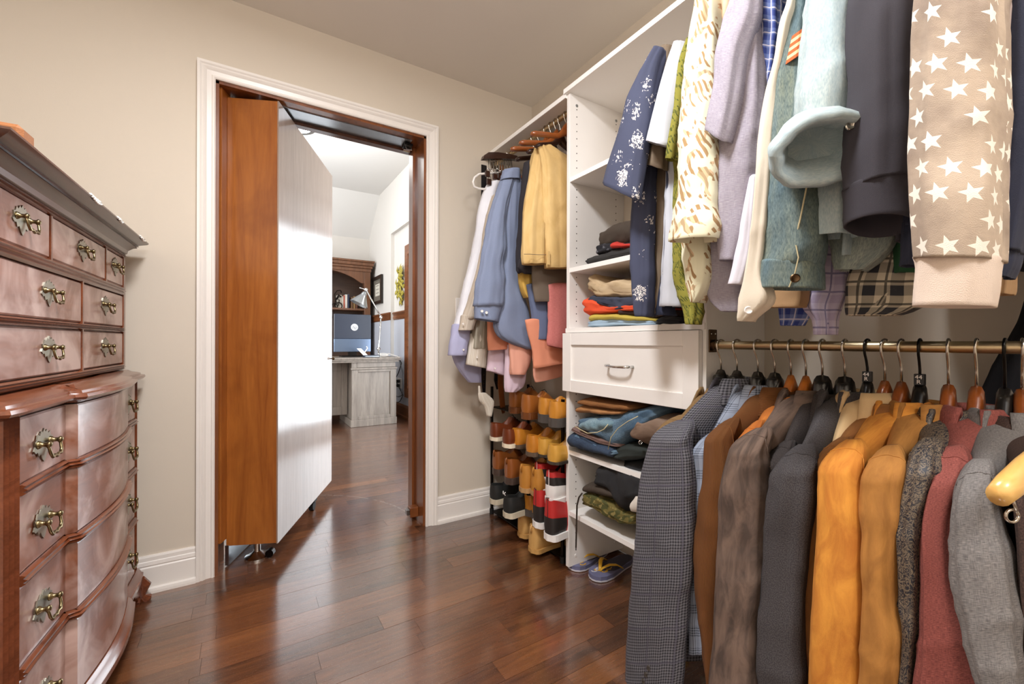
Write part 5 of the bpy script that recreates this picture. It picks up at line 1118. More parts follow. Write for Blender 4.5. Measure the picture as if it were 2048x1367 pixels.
FB['ivory'] = fabric('ivory_stripe_cotton', '#DCD2C2', 'stripe', '#C8BCA8', '#EAE4DA', 2)
FB['olivegrey'] = fabric('olive_grey_stripe', '#A79E8C', 'stripe', '#8E8470', '#D2CABA', 2)
LSG = 'clothes in the far section'
Yp = dict(plane='Y')
def lg(name, label, cat, parts): return garment(name, label, cat, [(a, b, c, d, {**Yp, **o}) for a, b, c, d, o in parts], LSG)
s = lg('dress_shirt', 'white dress shirt with lavender cuff nearest the door', 'shirt', [
    ('sleeve', 'white', [(366, 976, 1004, 1.98), (393, 964, 996, 1.98), (420, 957, 990, 1.98), (456, 952, 980, 1.98), (490, 947, 972, 1.98), (530, 938, 964, 1.98), (572, 927, 955, 1.98), (615, 918, 948, 1.98), (655, 907, 940, 1.98)], .035, dict(hem=False)),
    ('cuff', 'lav', [(650, 906, 940, 1.98), (680, 901, 937, 1.98), (710, 897, 930, 1.98)], .033, dict(fold=.003)),
    ('tail', 'lav', [(640, 915, 968, 2.05), (700, 904, 965, 2.05), (740, 920, 962, 2.05), (764, 938, 962, 2.05)], .02, {})])
button(pix(927, 699, Y=1.94), (-.3, -.95, 0), .005, M['trim'], s)
s = lg('dress_shirt', 'beige striped dress shirt between the white and blue shirts', 'shirt', [
    ('sleeve', 'beige', [(392, 985, 1006, 1.93), (420, 976, 1002, 1.93), (460, 967, 996, 1.93), (500, 961, 990, 1.93), (540, 952, 980, 1.93), (590, 938, 968, 1.93), (638, 923, 955, 1.93)], .032, dict(hem=False)),
    ('cuff', 'beige', [(632, 922, 953, 1.93), (660, 917, 945, 1.93)], .03, dict(fold=.003))])
button(pix(926, 647, Y=1.895), (-.3, -.95, 0), .005, M['trim'], s)
s = lg('dress_shirt', 'ivory and olive grey striped shirt cuffs hanging under the beige shirt', 'shirt', [
    ('sleeve', 'olivegrey', [(600, 948, 980, 1.96), (650, 944, 978, 1.96), (696, 941, 977, 1.96)], .03, {}),
    ('cuff', 'ivory', [(668, 940, 976, 1.97), (700, 936, 975, 1.97), (728, 932, 972, 1.97)], .03, dict(fold=.003, slant=8))])
button(pix(954, 714, Y=1.93), (-.3, -.95, 0), .005, M['trim'], s)
s = lg('dress_shirt', 'blue oxford shirt with bent sleeve and two white cuff buttons', 'shirt', [
    ('body', 'oxford', [(352, 1005, 1039, 1.80), (380, 1008, 1039, 1.80), (440, 1006, 1037, 1.80), (500, 1005, 1035, 1.80), (560, 1001, 1038, 1.79), (610, 996, 1054, 1.78), (655, 990, 1064, 1.78), (680, 1008, 1074, 1.78), (698, 1052, 1082, 1.78)], .03, dict(amp=.008, fold=.010)),
    ('sleeve', 'oxford', [(362, 1001, 1024, 1.80), (405, 987, 1014, 1.79), (440, 979, 1008, 1.78), (495, 968, 1009, 1.77), (520, 963, 1004, 1.77), (555, 957, 1005, 1.77), (585, 953, 1004, 1.77), (612, 951, 1001, 1.77)], .036, dict(hem=False, amp=.012)),
    ('cuff', 'oxford', [(606, 950, 1002, 1.77), (622, 950, 998, 1.77), (636, 950, 993, 1.77)], .034, dict(fold=.003, slant=8)),
    ('collar', 'oxford', [(342, 1010, 1037, 1.79), (350, 1004, 1039, 1.79), (360, 1002, 1039, 1.79)], .038, dict(fold=.002))])
for u, v in ((964, 622), (973, 625)): button(pix(u, v, Y=1.728), (-.3, -.95, 0), .0065, M['trim'], s)
lg('trousers', 'black trousers folded over a hanger left of the khaki pair', 'trousers', [
    ('leg', 'blacktw', [(326, 1050, 1072, 1.70), (400, 1042, 1066, 1.70), (480, 1037, 1060, 1.70), (530, 1035, 1070, 1.69), (546, 1040, 1080, 1.69)], .03, {}),
    ('fold', 'blacktw', [(520, 1040, 1142, 1.66), (535, 1037, 1142, 1.66), (547, 1050, 1142, 1.66)], .02, {})])
kh = lg('trousers', 'khaki chinos folded over a brown hanger beside the tower', 'trousers', [
    ('leg', 'khaki', [(294, 1072, 1084, 1.64), (330, 1064, 1094, 1.63), (390, 1055, 1098, 1.61), (440, 1048, 1100, 1.60), (500, 1047, 1098, 1.59), (528, 1049, 1096, 1.59)], .034, dict(amp=.012, fold=.016)),
    ('leg', 'khaki', [(296, 1078, 1100, 1.60), (330, 1084, 1146, 1.59), (390, 1086, 1150, 1.575), (440, 1088, 1150, 1.57), (500, 1090, 1150, 1.57), (536, 1092, 1150, 1.57)], .034, dict(amp=.012, fold=.016, sd=11))])
b = MB(); b.tube([pix(u, v, Y=1.545) for u, v in ((1048, 508), (1060, 508), (1075, 509), (1092, 509))], .0012, 6); b.build('waist_seam', FB['taupetw'], kh)
b = MB(); b.box(*sorted((pix(1092, 505, Y=1.55).x, pix(1096, 505, Y=1.55).x)), 1.535, 1.545, pix(1094, 530, Y=1.55).z, pix(1094, 503, Y=1.55).z); b.build('belt_loop', FB['khaki'], kh)
lg('trousers', 'gold yellow trousers hem peeking under the black pair', 'trousers', [('leg', 'gold', [(525, 1037, 1064, 1.72), (560, 1038, 1068, 1.72), (585, 1044, 1071, 1.72), (595, 1050, 1068, 1.72)], .025, dict(amp=.008))])
lg('trousers', 'taupe trousers hem right of the gold one', 'trousers', [('leg', 'taupetw', [(530, 1064, 1146, 1.64), (570, 1066, 1146, 1.64), (603, 1070, 1146, 1.64)], .025, dict(fold=.003))])
lg('dress_shirt', 'slate blue shirt tail under the taupe trousers', 'shirt', [('tail', 'slate', [(570, 1056, 1110, 1.68), (630, 1064, 1106, 1.68), (678, 1068, 1101, 1.68)], .025, {})])
lg('dress_shirt', 'rose pink linen shirt tail next to the tower', 'shirt', [('tail', 'rose', [(570, 1094, 1150, 1.62), (640, 1096, 1150, 1.62), (690, 1094, 1150, 1.62)], .02, dict(slant=12))])
lg('dress_shirt', 'coral shirt with folded cuff and wide layered tail above the shoes', 'shirt', [
    ('cuff', 'coral', [(630, 974, 1010, 1.86), (665, 974, 1022, 1.86), (700, 977, 1022, 1.86)], .03, dict(slant=-4)),
    ('front_tail', 'coral2', [(670, 1018, 1064, 1.80), (715, 1022, 1062, 1.80), (748, 1024, 1048, 1.80)], .02, dict(amp=.012, fold=.014)),
    ('tail', 'coral', [(640, 1050, 1148, 1.68), (700, 1064, 1148, 1.68), (736, 1066, 1148, 1.68)], .025, dict(slant=-16)),
    ('back_tail', 'coral2', [(690, 1066, 1148, 1.72), (745, 1068, 1148, 1.72), (764, 1072, 1140, 1.72)], .02, dict(slant=-18))])
s = lg('dress_shirt', 'pale pink shirt with buttoned cuff and rounded tail lowest of all', 'shirt', [
    ('cuff', 'pinklav', [(670, 982, 1022, 1.91), (705, 978, 1020, 1.91), (740, 973, 1016, 1.91)], .03, dict(slant=12, fold=.003)),
    ('tail', 'pinklav', [(690, 1012, 1056, 1.84), (740, 1011, 1052, 1.84), (770, 1010, 1046, 1.84), (783, 1012, 1030, 1.84)], .02, dict(fold=.008))])
button(pix(990, 736, Y=1.872), (-.3, -.95, 0), .005, M['trim'], s)
# trouser hangers on the far rod
def far_hanger(u, lab, body='hang_brn', Yv=None, hw=.2, a=.0, tip=-.11, nk=.085):
    y = Yv or pix(u, 250, X=RXF).y
    return hanger(RXF, y, RZF, a, hw, lab, body, 'hook', False, tip, 'hangers on the far rod', nk)
for y, lab, a in ((1.545, 'reddish brown wooden hanger closest to the tower on the far rod', .0), (1.62, 'reddish brown hanger carrying the khaki chinos', .15), (1.70, 'reddish brown hanger carrying the black trousers', .12), (1.81, 'reddish brown hanger inside the blue oxford shirt', .2)):
    far_hanger(0, lab, 'hang_brn', y, .19 if y < 1.75 else .15, a, *((-.11, .085) if y < 1.75 else (-.24, .16)))
for y, lab in ((1.59, 'spare wire hanger hook, first of three close together on the far rod'), (1.66, 'spare wire hanger hook in the middle of three on the far rod'), (1.76, 'spare wire hanger hook beside the blue shirt on the far rod')):
    far_hanger(0, lab, 'hang_drk', y, .13, .05, -.13, .10)
# belt hanger with metal loops, clips, belts
yb = 1.98
bh = thing('belt_hanger', 'dark wooden belt hanger with a row of metal loops', 'hanger', pix(1000, 315, Y=yb))
pl = [pix(u, v, Y=yb) for u, v in ((964, 319), (966, 312), (975, 306), (994, 306), (1014, 309), (1031, 313), (1040, 322), (1030, 320), (1000, 318), (980, 319))]
b = MB(); n = len(pl); b.add([p + Vector((0, -.014, 0)) for p in pl] + [p + Vector((0, .014, 0)) for p in pl], [tuple(range(n)), tuple(range(n, 2 * n))[::-1]] + [(k, (k + 1) % n, n + (k + 1) % n, n + k) for k in range(n)]); b.build('bar', M['hang_drk'], bh)
b = MB(); top = pix(1012, 306, Y=yb); b.tube([Vector((RXF, yb, RZF + .018)), Vector((RXF - .02, yb, RZF + .012)), Vector((RXF - .022, yb, RZF - .012)), Vector((RXF - .03, yb, RZF - .03)), top], .0022, 8); b.build('hook', M['hook'], bh, True)
for k in range(9):
    u = 977 + k * 5.4; p = pix(u, 319, Y=yb); q = .05 + .012 * (k % 3)
    b = MB(); b.tube([p, p + Vector((-.004, -.01, -q)), p + Vector((.004, -.014, -q - .012)), p + Vector((.010, -.01, -q)), p + Vector((.008, 0, 0))], .002, 6); b.build('loop', M['chrome'], bh, True)
M['blackbelt'] = plain('black_belt_leather', '#161418', .35, 0, .1, 40); M['brownbelt'] = plain('brown_belt_leather', '#8A4E22', .4, 0, .15, 40)
def belt(lab, mat, pts, yv, w=.017, nh=4):
    t_ = thing('leather_belt', lab, 'belt', pix(*pts[-1], Y=yv), 'belts hanging in the far section')
    P_ = [pix(u, v, Y=yv) for u, v in pts]; b = MB()
    b.tube(P_, [(w, .002)] * (len(P_) - 1) + [(w * .5, .0015)], 12, flat=(0, 1, 0)); b.build('strap', mat, t_, True)
    for k in range(nh):
        q = P_[-1].lerp(P_[-2], .35 + .16 * k); b = MB(); b.lathe([(0, 0), (.0022, 0), (.0018, -.0012), (0, -.0012)], q + Vector((0, -.0022, 0)), 'y', 8); b.build('hole', M['hook'], t_)
belt('black leather belt tip hanging against the wall left of the shoes', M['blackbelt'], [(968, 330), (967, 500), (966, 650), (967, 740), (968, 794)], 2.08)
belt('brown leather belt hanging over the top shoe tier', M['brownbelt'], [(1003, 330), (1002, 600), (1001, 770), (1005, 810), (1007, 826)], 2.10, .018)
belt('dark brown belt loop beside the black one', M['blackbelt'], [(995, 340), (994, 700), (992, 760), (995, 778)], 2.13, .014)
for k, (u, v) in enumerate(((975, 346), (978, 362), (990, 352), (1000, 350))):
    c = pix(u, v, Y=1.94 + .01 * k); d = thing('trouser_clip', ['dark clip at left of the belt hanger', 'lower dark clip just above the white shirt', 'dark clip in the middle under the belt hanger', 'dark clip nearest the blue collar under the belt hanger'][k], 'clip', c)
    b = MB(); b.box(c.x - .014, c.x + .014, c.y - .006, c.y + .006, c.z - .02, c.z + .012, c=.003); b.build('jaw', M['hang_drk'], d)
    b = MB(); b.tube([c + Vector((-.008, -.008, .012)), c + Vector((0, -.012, .022)), c + Vector((.008, -.008, .012))], .002, 6); b.build('spring', M['chrome'], d, True)
wh = thing('plastic_hanger', 'white plastic hanger tip sticking out left of the white shirt', 'hanger', pix(955, 362, Y=1.97))
b = MB(); b.tube([pix(u, v, Y=1.97) for u, v in ((1000, 345), (972, 347), (958, 348), (949, 355), (946, 364), (948, 373), (957, 377), (972, 378), (1000, 380))], .006, 10); b.build('frame', M['trim'], wh, True)
wb = thing('cloth_shoe_bag', 'limp off white cloth draped at the left end of shoe rack', 'cloth', pix(975, 830, Y=2.02), None)
rg = tube_px([(786, 958, 972, 2.0), (800, 960, 988, 2.0), (812, 970, 987, 2.0), (832, 975, 983, 2.0)], .012, 'Y', dome=.004, sd=5, amp=.004, fold=.004, hem=False)
cloth('fold', FB['ivory'], wb, rg)
rg = tube_px([(772, 957, 960, 2.0), (786, 957, 962, 2.0), (800, 960, 968, 2.0)], .004, 'Y', dome=.002, sd=5, amp=.001, fold=.001, hem=False); cloth('loop', FB['ivory'], wb, rg)
# ================================================================== FOLDED CLOTHES ON THE SHELVES
def folded(label, fab, X0, dx, top, bot, sd=0, lay=2, amp=.006, cat='folded garment', name='folded_garment', group='folded clothes in the tower', zmin=None, parent=None, wav=.0):
    """a folded garment: front edges given left to right by pixel polylines on the plane X0"""
    def samp(poly, q):
        u0, u1 = poly[0][0], poly[-1][0]; u = u0 + (u1 - u0) * q
        for (a, va), (b_, vb) in zip(poly, poly[1:]):
            if u <= b_ + 1e-6: return u, va + (vb - va) * ((u - a) / max(1e-6, b_ - a))
        return u, poly[-1][1]
    N = 34; rings = []; m = 30
    for i in range(N + 1):
        q = i / N; ut, vt = samp(top, q); ub, vb = samp(bot, q); a, c = pix(ut, vt, X=X0), pix(ub, vb, X=X0); y = (a.y + c.y) / 2; zt, zb = a.z, c.z
        if zmin is not None: zb = max(zb, zmin); zt = max(zt, zb + .004)
        e = min(1, math.sin(PI * min(1, max(0, min(q, 1 - q) * 9)) / 2) + .12); h = (zt - zb); zc = (zt + zb) / 2
        ring = []
        for k in range(m):
            w_ = 2 * PI * k / m; cs, sn = math.cos(w_), math.sin(w_); x = math.copysign(abs(cs) ** .45, cs); z = math.copysign(abs(sn) ** .7, sn)
            px = X0 + dx / 2 + x * dx / 2; pz = zc + z * h / 2 * e
            if cs < 0:
                px += (1 - e) * dx * .25
                px += -.010 * abs(math.sin(PI * lay * (pz - zb) / max(.004, h))) * abs(cs) + .008 * (pz - zb) / max(.004, h)
            p = Vector((px, y, pz))
            d = amp * (noise.noise(Vector((px * 10 + sd, y * 12, pz * 30 + sd))) + .5 * noise.noise(Vector((px * 30, y * 34 + sd, pz * 60)))); rd = amp * (1 - abs(noise.noise(Vector((y * 14 + pz * 30 + sd, px * 12, sd))))) ** 3
            p += Vector((cs * (d * 1.3 - rd), 0, sn * (d + rd * .5)))
            if zmin is not None: p.z = max(p.z, zmin + .0005)
            p.x = min(p.x, XR - .01)
            if p.x > XF - .004: p.y = max(YQ + TH + .003, min(YP - TH - .003, p.y))
            ring.append(p)
        rings.append(ring)
    b = MB(); b.loft(rings); o = b.build(name, FB[fab], parent, True)
    if parent is None: tag(o, label, cat, group)
    return o
FB['fchar'] = fabric('charcoal_jersey', '#3A3836', 'plain', '#2C2A2A'); FB['fblk'] = fabric('black_print_jersey', '#1C1C22', 'floral', '#8C8C94', '#101014', 3)
FB['fred'] = fabric('bright_red_jersey', '#C4362A', 'plain', '#9C241C'); FB['fbrn'] = fabric('dark_brown_cotton', '#43382E', 'plain', '#332A22')
FB['fbeige'] = fabric('stone_cotton', '#C9B08C', 'suede', '#B0956E', '#E6DAC6', .6); FB['fnavy'] = fabric('slate_navy_cotton', '#3C4152', 'plain', '#2A2E3C')
FB['forange'] = fabric('bright_orange_nylon', '#E0512A', 'plain', '#C03E1C'); FB['fyellow'] = fabric('mustard_jersey', '#C4AE4C', 'plain', '#A8923A')
FB['fblue'] = fabric('light_blue_jersey', '#A9C0D2', 'plain', '#8CA8BE'); FB['fmar'] = fabric('dark_maroon_jersey', '#3A2624', 'plain', '#2A1A1A')
FB['jean1'] = fabric('light_wash_denim', '#7C98A2', 'denim', '#9CB2B8', '#4E6A78'); FB['jean2'] = fabric('mid_wash_denim', '#506C84', 'denim', '#7A94A4', '#2C4258'); FB['jean3'] = fabric('dark_wash_denim', '#2E3C50', 'denim', '#3E5068', '#1C2838')
FB['fcord'] = fabric('saddle_brown_cord', '#8A5A2E', 'cord', '#6C4220', None, .5); FB['ftan'] = fabric('tan_twill', '#A87648', 'plain', '#8C6038'); FB['fmauve'] = fabric('mauve_brown_twill', '#7A6058', 'plain', '#685048')
FB['fdkgr'] = fabric('dark_green_twill', '#2A302C', 'plain', '#1E2422'); FB['fgrom'] = fabric('brown_canvas', '#8A7260', 'suede', '#6E5848', '#9C8674')
FB['camo'] = fabric('olive_camouflage', '#6E6230', 'camo', '#4A4A22', '#8C7C48'); FB['fhood'] = fabric('black_fleece', '#262628', 'plain', '#1A1A1C'); FB['fwhite'] = fabric('white_canvas', '#E6DED2', 'plain', '#D6CCBE')
XS = XF + .022
# second shelf
folded('flat charcoal garments at the bottom of the upper dark stack', 'fchar', XS, .26, [(1162, 521), (1185, 509), (1230, 496), (1285, 488)], [(1162, 529), (1285, 503)], 1, 3, .005, zmin=zB)
folded('black printed garment in the middle of the upper dark stack', 'fblk', XS + .005, .25, [(1184, 490), (1200, 482), (1240, 484), (1290, 478)], [(1180, 514), (1235, 500), (1290, 488)], 2, 2)
folded('red garment with black band poking out of the upper dark stack', 'fred', XS - .004, .22, [(1218, 490), (1224, 480), (1250, 484), (1285, 484)], [(1216, 499), (1240, 498), (1285, 494)], 3, 1)
folded('crumpled dark brown garment heaped on top of the upper dark stack', 'fbrn', XS + .01, .24, [(1188, 478), (1192, 462), (1215, 446), (1245, 436), (1290, 428)], [(1186, 500), (1220, 488), (1290, 480)], 4, 1, .009)
# counter shelf
folded('light blue tee at the bottom of the pile above the drawer', 'fblue', XS, .28, [(1160, 646), (1180, 637), (1230, 634), (1320, 640)], [(1160, 656), (1320, 653)], 5, 2, .006, zmin=zC)
folded('mustard yellow tee above the light blue one', 'fyellow', XS - .005, .27, [(1166, 632), (1190, 624), (1225, 625), (1320, 636)], [(1164, 645), (1220, 638), (1320, 645)], 6, 1)
folded('dark maroon garment edge above the mustard tee', 'fmar', XS, .25, [(1228, 618), (1260, 614), (1320, 622)], [(1230, 629), (1320, 636)], 7, 1)
folded('bright orange nylon garment bulging out of the counter pile', 'forange', XS - .012, .26, [(1152, 616), (1160, 596), (1180, 594), (1212, 612), (1290, 606)], [(1152, 626), (1170, 632), (1212, 626), (1290, 618)], 8, 2, .010)
folded('slate navy garment under the stone coloured one', 'fnavy', XS - .006, .26, [(1163, 590), (1200, 590), (1240, 594), (1300, 588)], [(1164, 604), (1200, 612), (1230, 622), (1300, 606)], 9, 3, .010)
folded('stone beige trousers draped on top of the counter pile', 'fbeige', XS, .25, [(1162, 556), (1174, 548), (1200, 562), (1235, 558), (1300, 572)], [(1162, 580), (1190, 592), (1240, 596), (1300, 586)], 10, 3, .012)
folded('crumpled black bag at the right end of the counter', 'fhood', XS - .01, .12, [(1306, 640), (1322, 632), (1350, 634), (1362, 642)], [(1306, 652), (1362, 651)], 11, 2, .008, 'bag', 'plastic_bag', zmin=zC)
cw = thing('wire_clip', 'thin white wire clip hanging over the counter edge', 'clip', pix(1330, 650, X=XF - .01))
b = MB(); b.tube([pix(1350, 650, X=XF + .02), pix(1326, 648, X=XF - .012), pix(1317, 651, X=XF - .014), pix(1316, 660, X=XF - .027)], .0022, 8); b.build('wire', M['trim'], cw, True)
# jeans shelf
XJ = XF - .004
folded('dark wash jeans at the bottom left of the jeans shelf', 'jean3', XJ - .02, .30, [(1127, 880), (1136, 862), (1160, 872), (1200, 890), (1225, 900)], [(1127, 893), (1145, 897), (1180, 908), (1225, 917)], 12, 1, .008, zmin=zS4)
folded('mid blue folded jeans in the middle of the jeans shelf', 'jean2', XJ - .012, .30, [(1140, 862), (1170, 878), (1210, 896), (1232, 900)], [(1140, 884), (1170, 898), (1210, 912), (1232, 912)], 13, 2, .005, zmin=zS4)
folded('mauve brown trousers layered between the jeans', 'fmauve', XJ, .29, [(1135, 850), (1160, 862), (1200, 876), (1240, 886)], [(1135, 856), (1160, 872), (1200, 890), (1240, 898)], 14, 2, .004)
jn2 = folded('large faded jeans with pale stitched seam sweeping to the right', 'jean2', XJ - .004, .29, [(1142, 836), (1180, 830), (1235, 822), (1285, 812), (1320, 806)], [(1142, 852), (1190, 878), (1222, 904), (1250, 880), (1320, 830)], 15, 2, .008)
jn1 = folded('light wash jeans with a wavy white waistband', 'jean1', XJ - .016, .26, [(1150, 846), (1170, 836), (1200, 838), (1225, 842)], [(1150, 858), (1175, 868), (1205, 864), (1225, 852)], 16, 1, .007)
folded('tan trousers below the brown cord pair', 'ftan', XJ, .28, [(1142, 818), (1160, 808), (1200, 816), (1250, 820)], [(1142, 826), (1170, 828), (1215, 832), (1250, 828)], 17, 1, .005)
folded('saddle brown cord trousers on top of the jeans pile', 'fcord', XJ - .006, .28, [(1146, 800), (1165, 796), (1210, 802), (1262, 810)], [(1146, 806), (1180, 816), (1225, 822), (1262, 822)], 18, 1, .004)
csh = folded('brown canvas shorts with metal eyelets at right of the jeans shelf', 'fgrom', XJ - .01, .26, [(1252, 862), (1272, 836), (1300, 830), (1345, 836)], [(1252, 874), (1285, 894), (1310, 892), (1345, 880)], 19, 1, .007)
folded('dark green trousers under the canvas shorts', 'fdkgr', XJ, .28, [(1212, 898), (1245, 888), (1290, 894), (1345, 900)], [(1212, 914), (1235, 924), (1280, 918), (1345, 930)], 20, 2, .006, zmin=zS4)
b = MB(); b.tube([pix(1281, 884, X=XJ - .026) + (RT * math.cos(q * PI / 6) + UP * math.sin(q * PI / 6)) * .006 for q in range(13)], .002, 6); b.build('eyelet', M['chrome'], csh, True)
b = MB(); b.lathe([(0, 0), (.005, 0), (.005, .001), (0, .001)], pix(1281, 884, X=XJ - .024), 'x', 10); b.build('eyelet_hole', M['hole'], csh)
b = MB(); b.tube([pix(u, v, X=XJ - .026) for u, v in ((1216, 898), (1222, 874), (1236, 856), (1256, 842), (1276, 832))], .0015, 6); b.build('seam_stitching', M['stitch'], jn2, True)
b = MB(); b.tube([pix(u, v, X=XJ - .032) for u, v in ((1150, 852), (1160, 858), (1175, 866), (1195, 864), (1208, 858), (1216, 848))], .0018, 6); b.build('waistband', M['stitch'], jn1, True)
# hoodie shelf
cmo = folded('olive camouflage trousers lying on the lowest shelf', 'camo', XJ, .28, [(1152, 992), (1162, 984), (1190, 992), (1220, 1010), (1250, 1030), (1268, 1034)], [(1152, 1012), (1180, 1020), (1205, 1034), (1235, 1052), (1268, 1050)], 21, 3, .008, zmin=zS5)
folded('dark brown garment between camouflage trousers and black hoodie', 'fbrn', XJ + .004, .27, [(1158, 976), (1165, 968), (1190, 970), (1240, 986)], [(1160, 984), (1185, 990), (1240, 1004)], 22, 1, .006)
folded('black hooded sweatshirt heaped on the lowest shelf', 'fhood', XJ - .004, .28, [(1175, 958), (1186, 938), (1210, 926), (1250, 930), (1310, 944)], [(1175, 966), (1205, 982), (1224, 1020), (1240, 1030), (1268, 1008), (1310, 1000)], 23, 2, .014)
wc = folded('white canvas bag with black lettering at right of the lowest shelf', 'fwhite', XJ - .012, .24, [(1254, 1010), (1268, 982), (1290, 966), (1330, 962)], [(1254, 1024), (1275, 1038), (1300, 1046), (1330, 1050)], 24, 1, .006, 'bag', 'canvas_bag')
for k, pp in enumerate((((1279, 1006), (1284, 1008), (1282, 1013)), ((1277, 1019), (1281, 1017), (1279, 1024)), ((1276, 1026), (1279, 1029)))):
    b = MB(); b.tube([pix(u, v, X=XJ - .026) for u, v in pp], .0018, 6); b.build('letter_stroke', M['black'], wc)
cd = [pix(u, v, X=XJ - .02) for u, v in ((1164, 986), (1158, 994), (1154, 1010), (1153, 1050), (1152, 1094))]
b = MB(); b.tube(cd, [.0035, .0035, .0035, .0035, .003], 8); o = b.build('drawstring', plain('dark_brown_cord', '#33261C', .8), cmo, True)
b = MB(); b.tube([cd[-1], cd[-1] + Vector((0, 0, -.012))], .002, 8); b.build('aglet', M['dkmetal'], o)
# ================================================================== SHOE RACK AND SHOES
TZ = [.02, .15, .285, .47, .625]
rk = thing('shoe_rack', 'dark metal five tier shoe rack under the far clothes', 'shoe rack', (1.35, 1.85, 0))
for x in (1.225, 1.48):
    for y in (1.52, 2.175):
        b = MB(); b.tube([(x, y, 0), (x, y, .74)], .0085, 12); po = b.build('post', M['dkmetal'], rk, True, auto=40)
        b = MB(); b.lathe([(0, 0), (.012, 0), (.012, .03), (0, .03)], (x, y, 0), n=14); b.build('rubber_foot', M['rubber'], po, True, auto=40)
for z in TZ:
    b = MB(); b.box(1.222, 1.484, 1.525, 2.17, z - .006, z, c=.001); b.build('tier', M['dkmetal'], rk)
L_ = {}
def leather(n, c, c2, r=.38): L_[n] = plain('leather_' + n, c, r, 0, .18, 14, .15, 260, Coat_Weight=.15); L_[n + '2'] = plain('leather_dark_' + n, c2, r + .1, 0, .12, 14)
leather('brown', '#9A5A22', '#6A3A16'); leather('cherry', '#6E3216', '#E8DAC0'); leather('tan', '#C8852E', '#4A4440'); leather('honey', '#C07A26', '#5A4A3C'); leather('yellow', '#D09A40', '#3C342C'); leather('cognac', '#8C4E20', '#4A3A32'); leather('wheat', '#CFA05C', '#BF9252', .7); leather('chukka', '#BE8030', '#B08A5C', .65)
L_['red'] = plain('sneaker_red', '#B92C2A', .45); L_['blk'] = plain('sneaker_black', '#2A2624', .45); L_['wht'] = plain('sneaker_white', '#EFEBE6', .45); L_['runner'] = plain('runner_black_mesh', '#1E1E1C', .7, 0, .2, 60, .4, 500); L_['runsole'] = plain('runner_sole', '#C8BCA4', .6); L_['coral_in'] = plain('sneaker_lining', '#C85040', .8)
SST = [0, .004, .015, .045, .09, .15, .22, .3, .38, .46, .54, .62, .70, .78, .86, .92, .96, .985, 1]
def hwid(s):
    pts = [(0, .002), (.004, .013), (.015, .024), (.045, .031), (.09, .034), (.22, .034), (.4, .034), (.55, .040), (.70, .046), (.80, .045), (.9, .036), (.96, .022), (1, .006)]
    for (a, va), (b_, vb) in zip(pts, pts[1:]):
        if s <= b_: return va + (vb - va) * (s - a) / (b_ - a)
    return .006
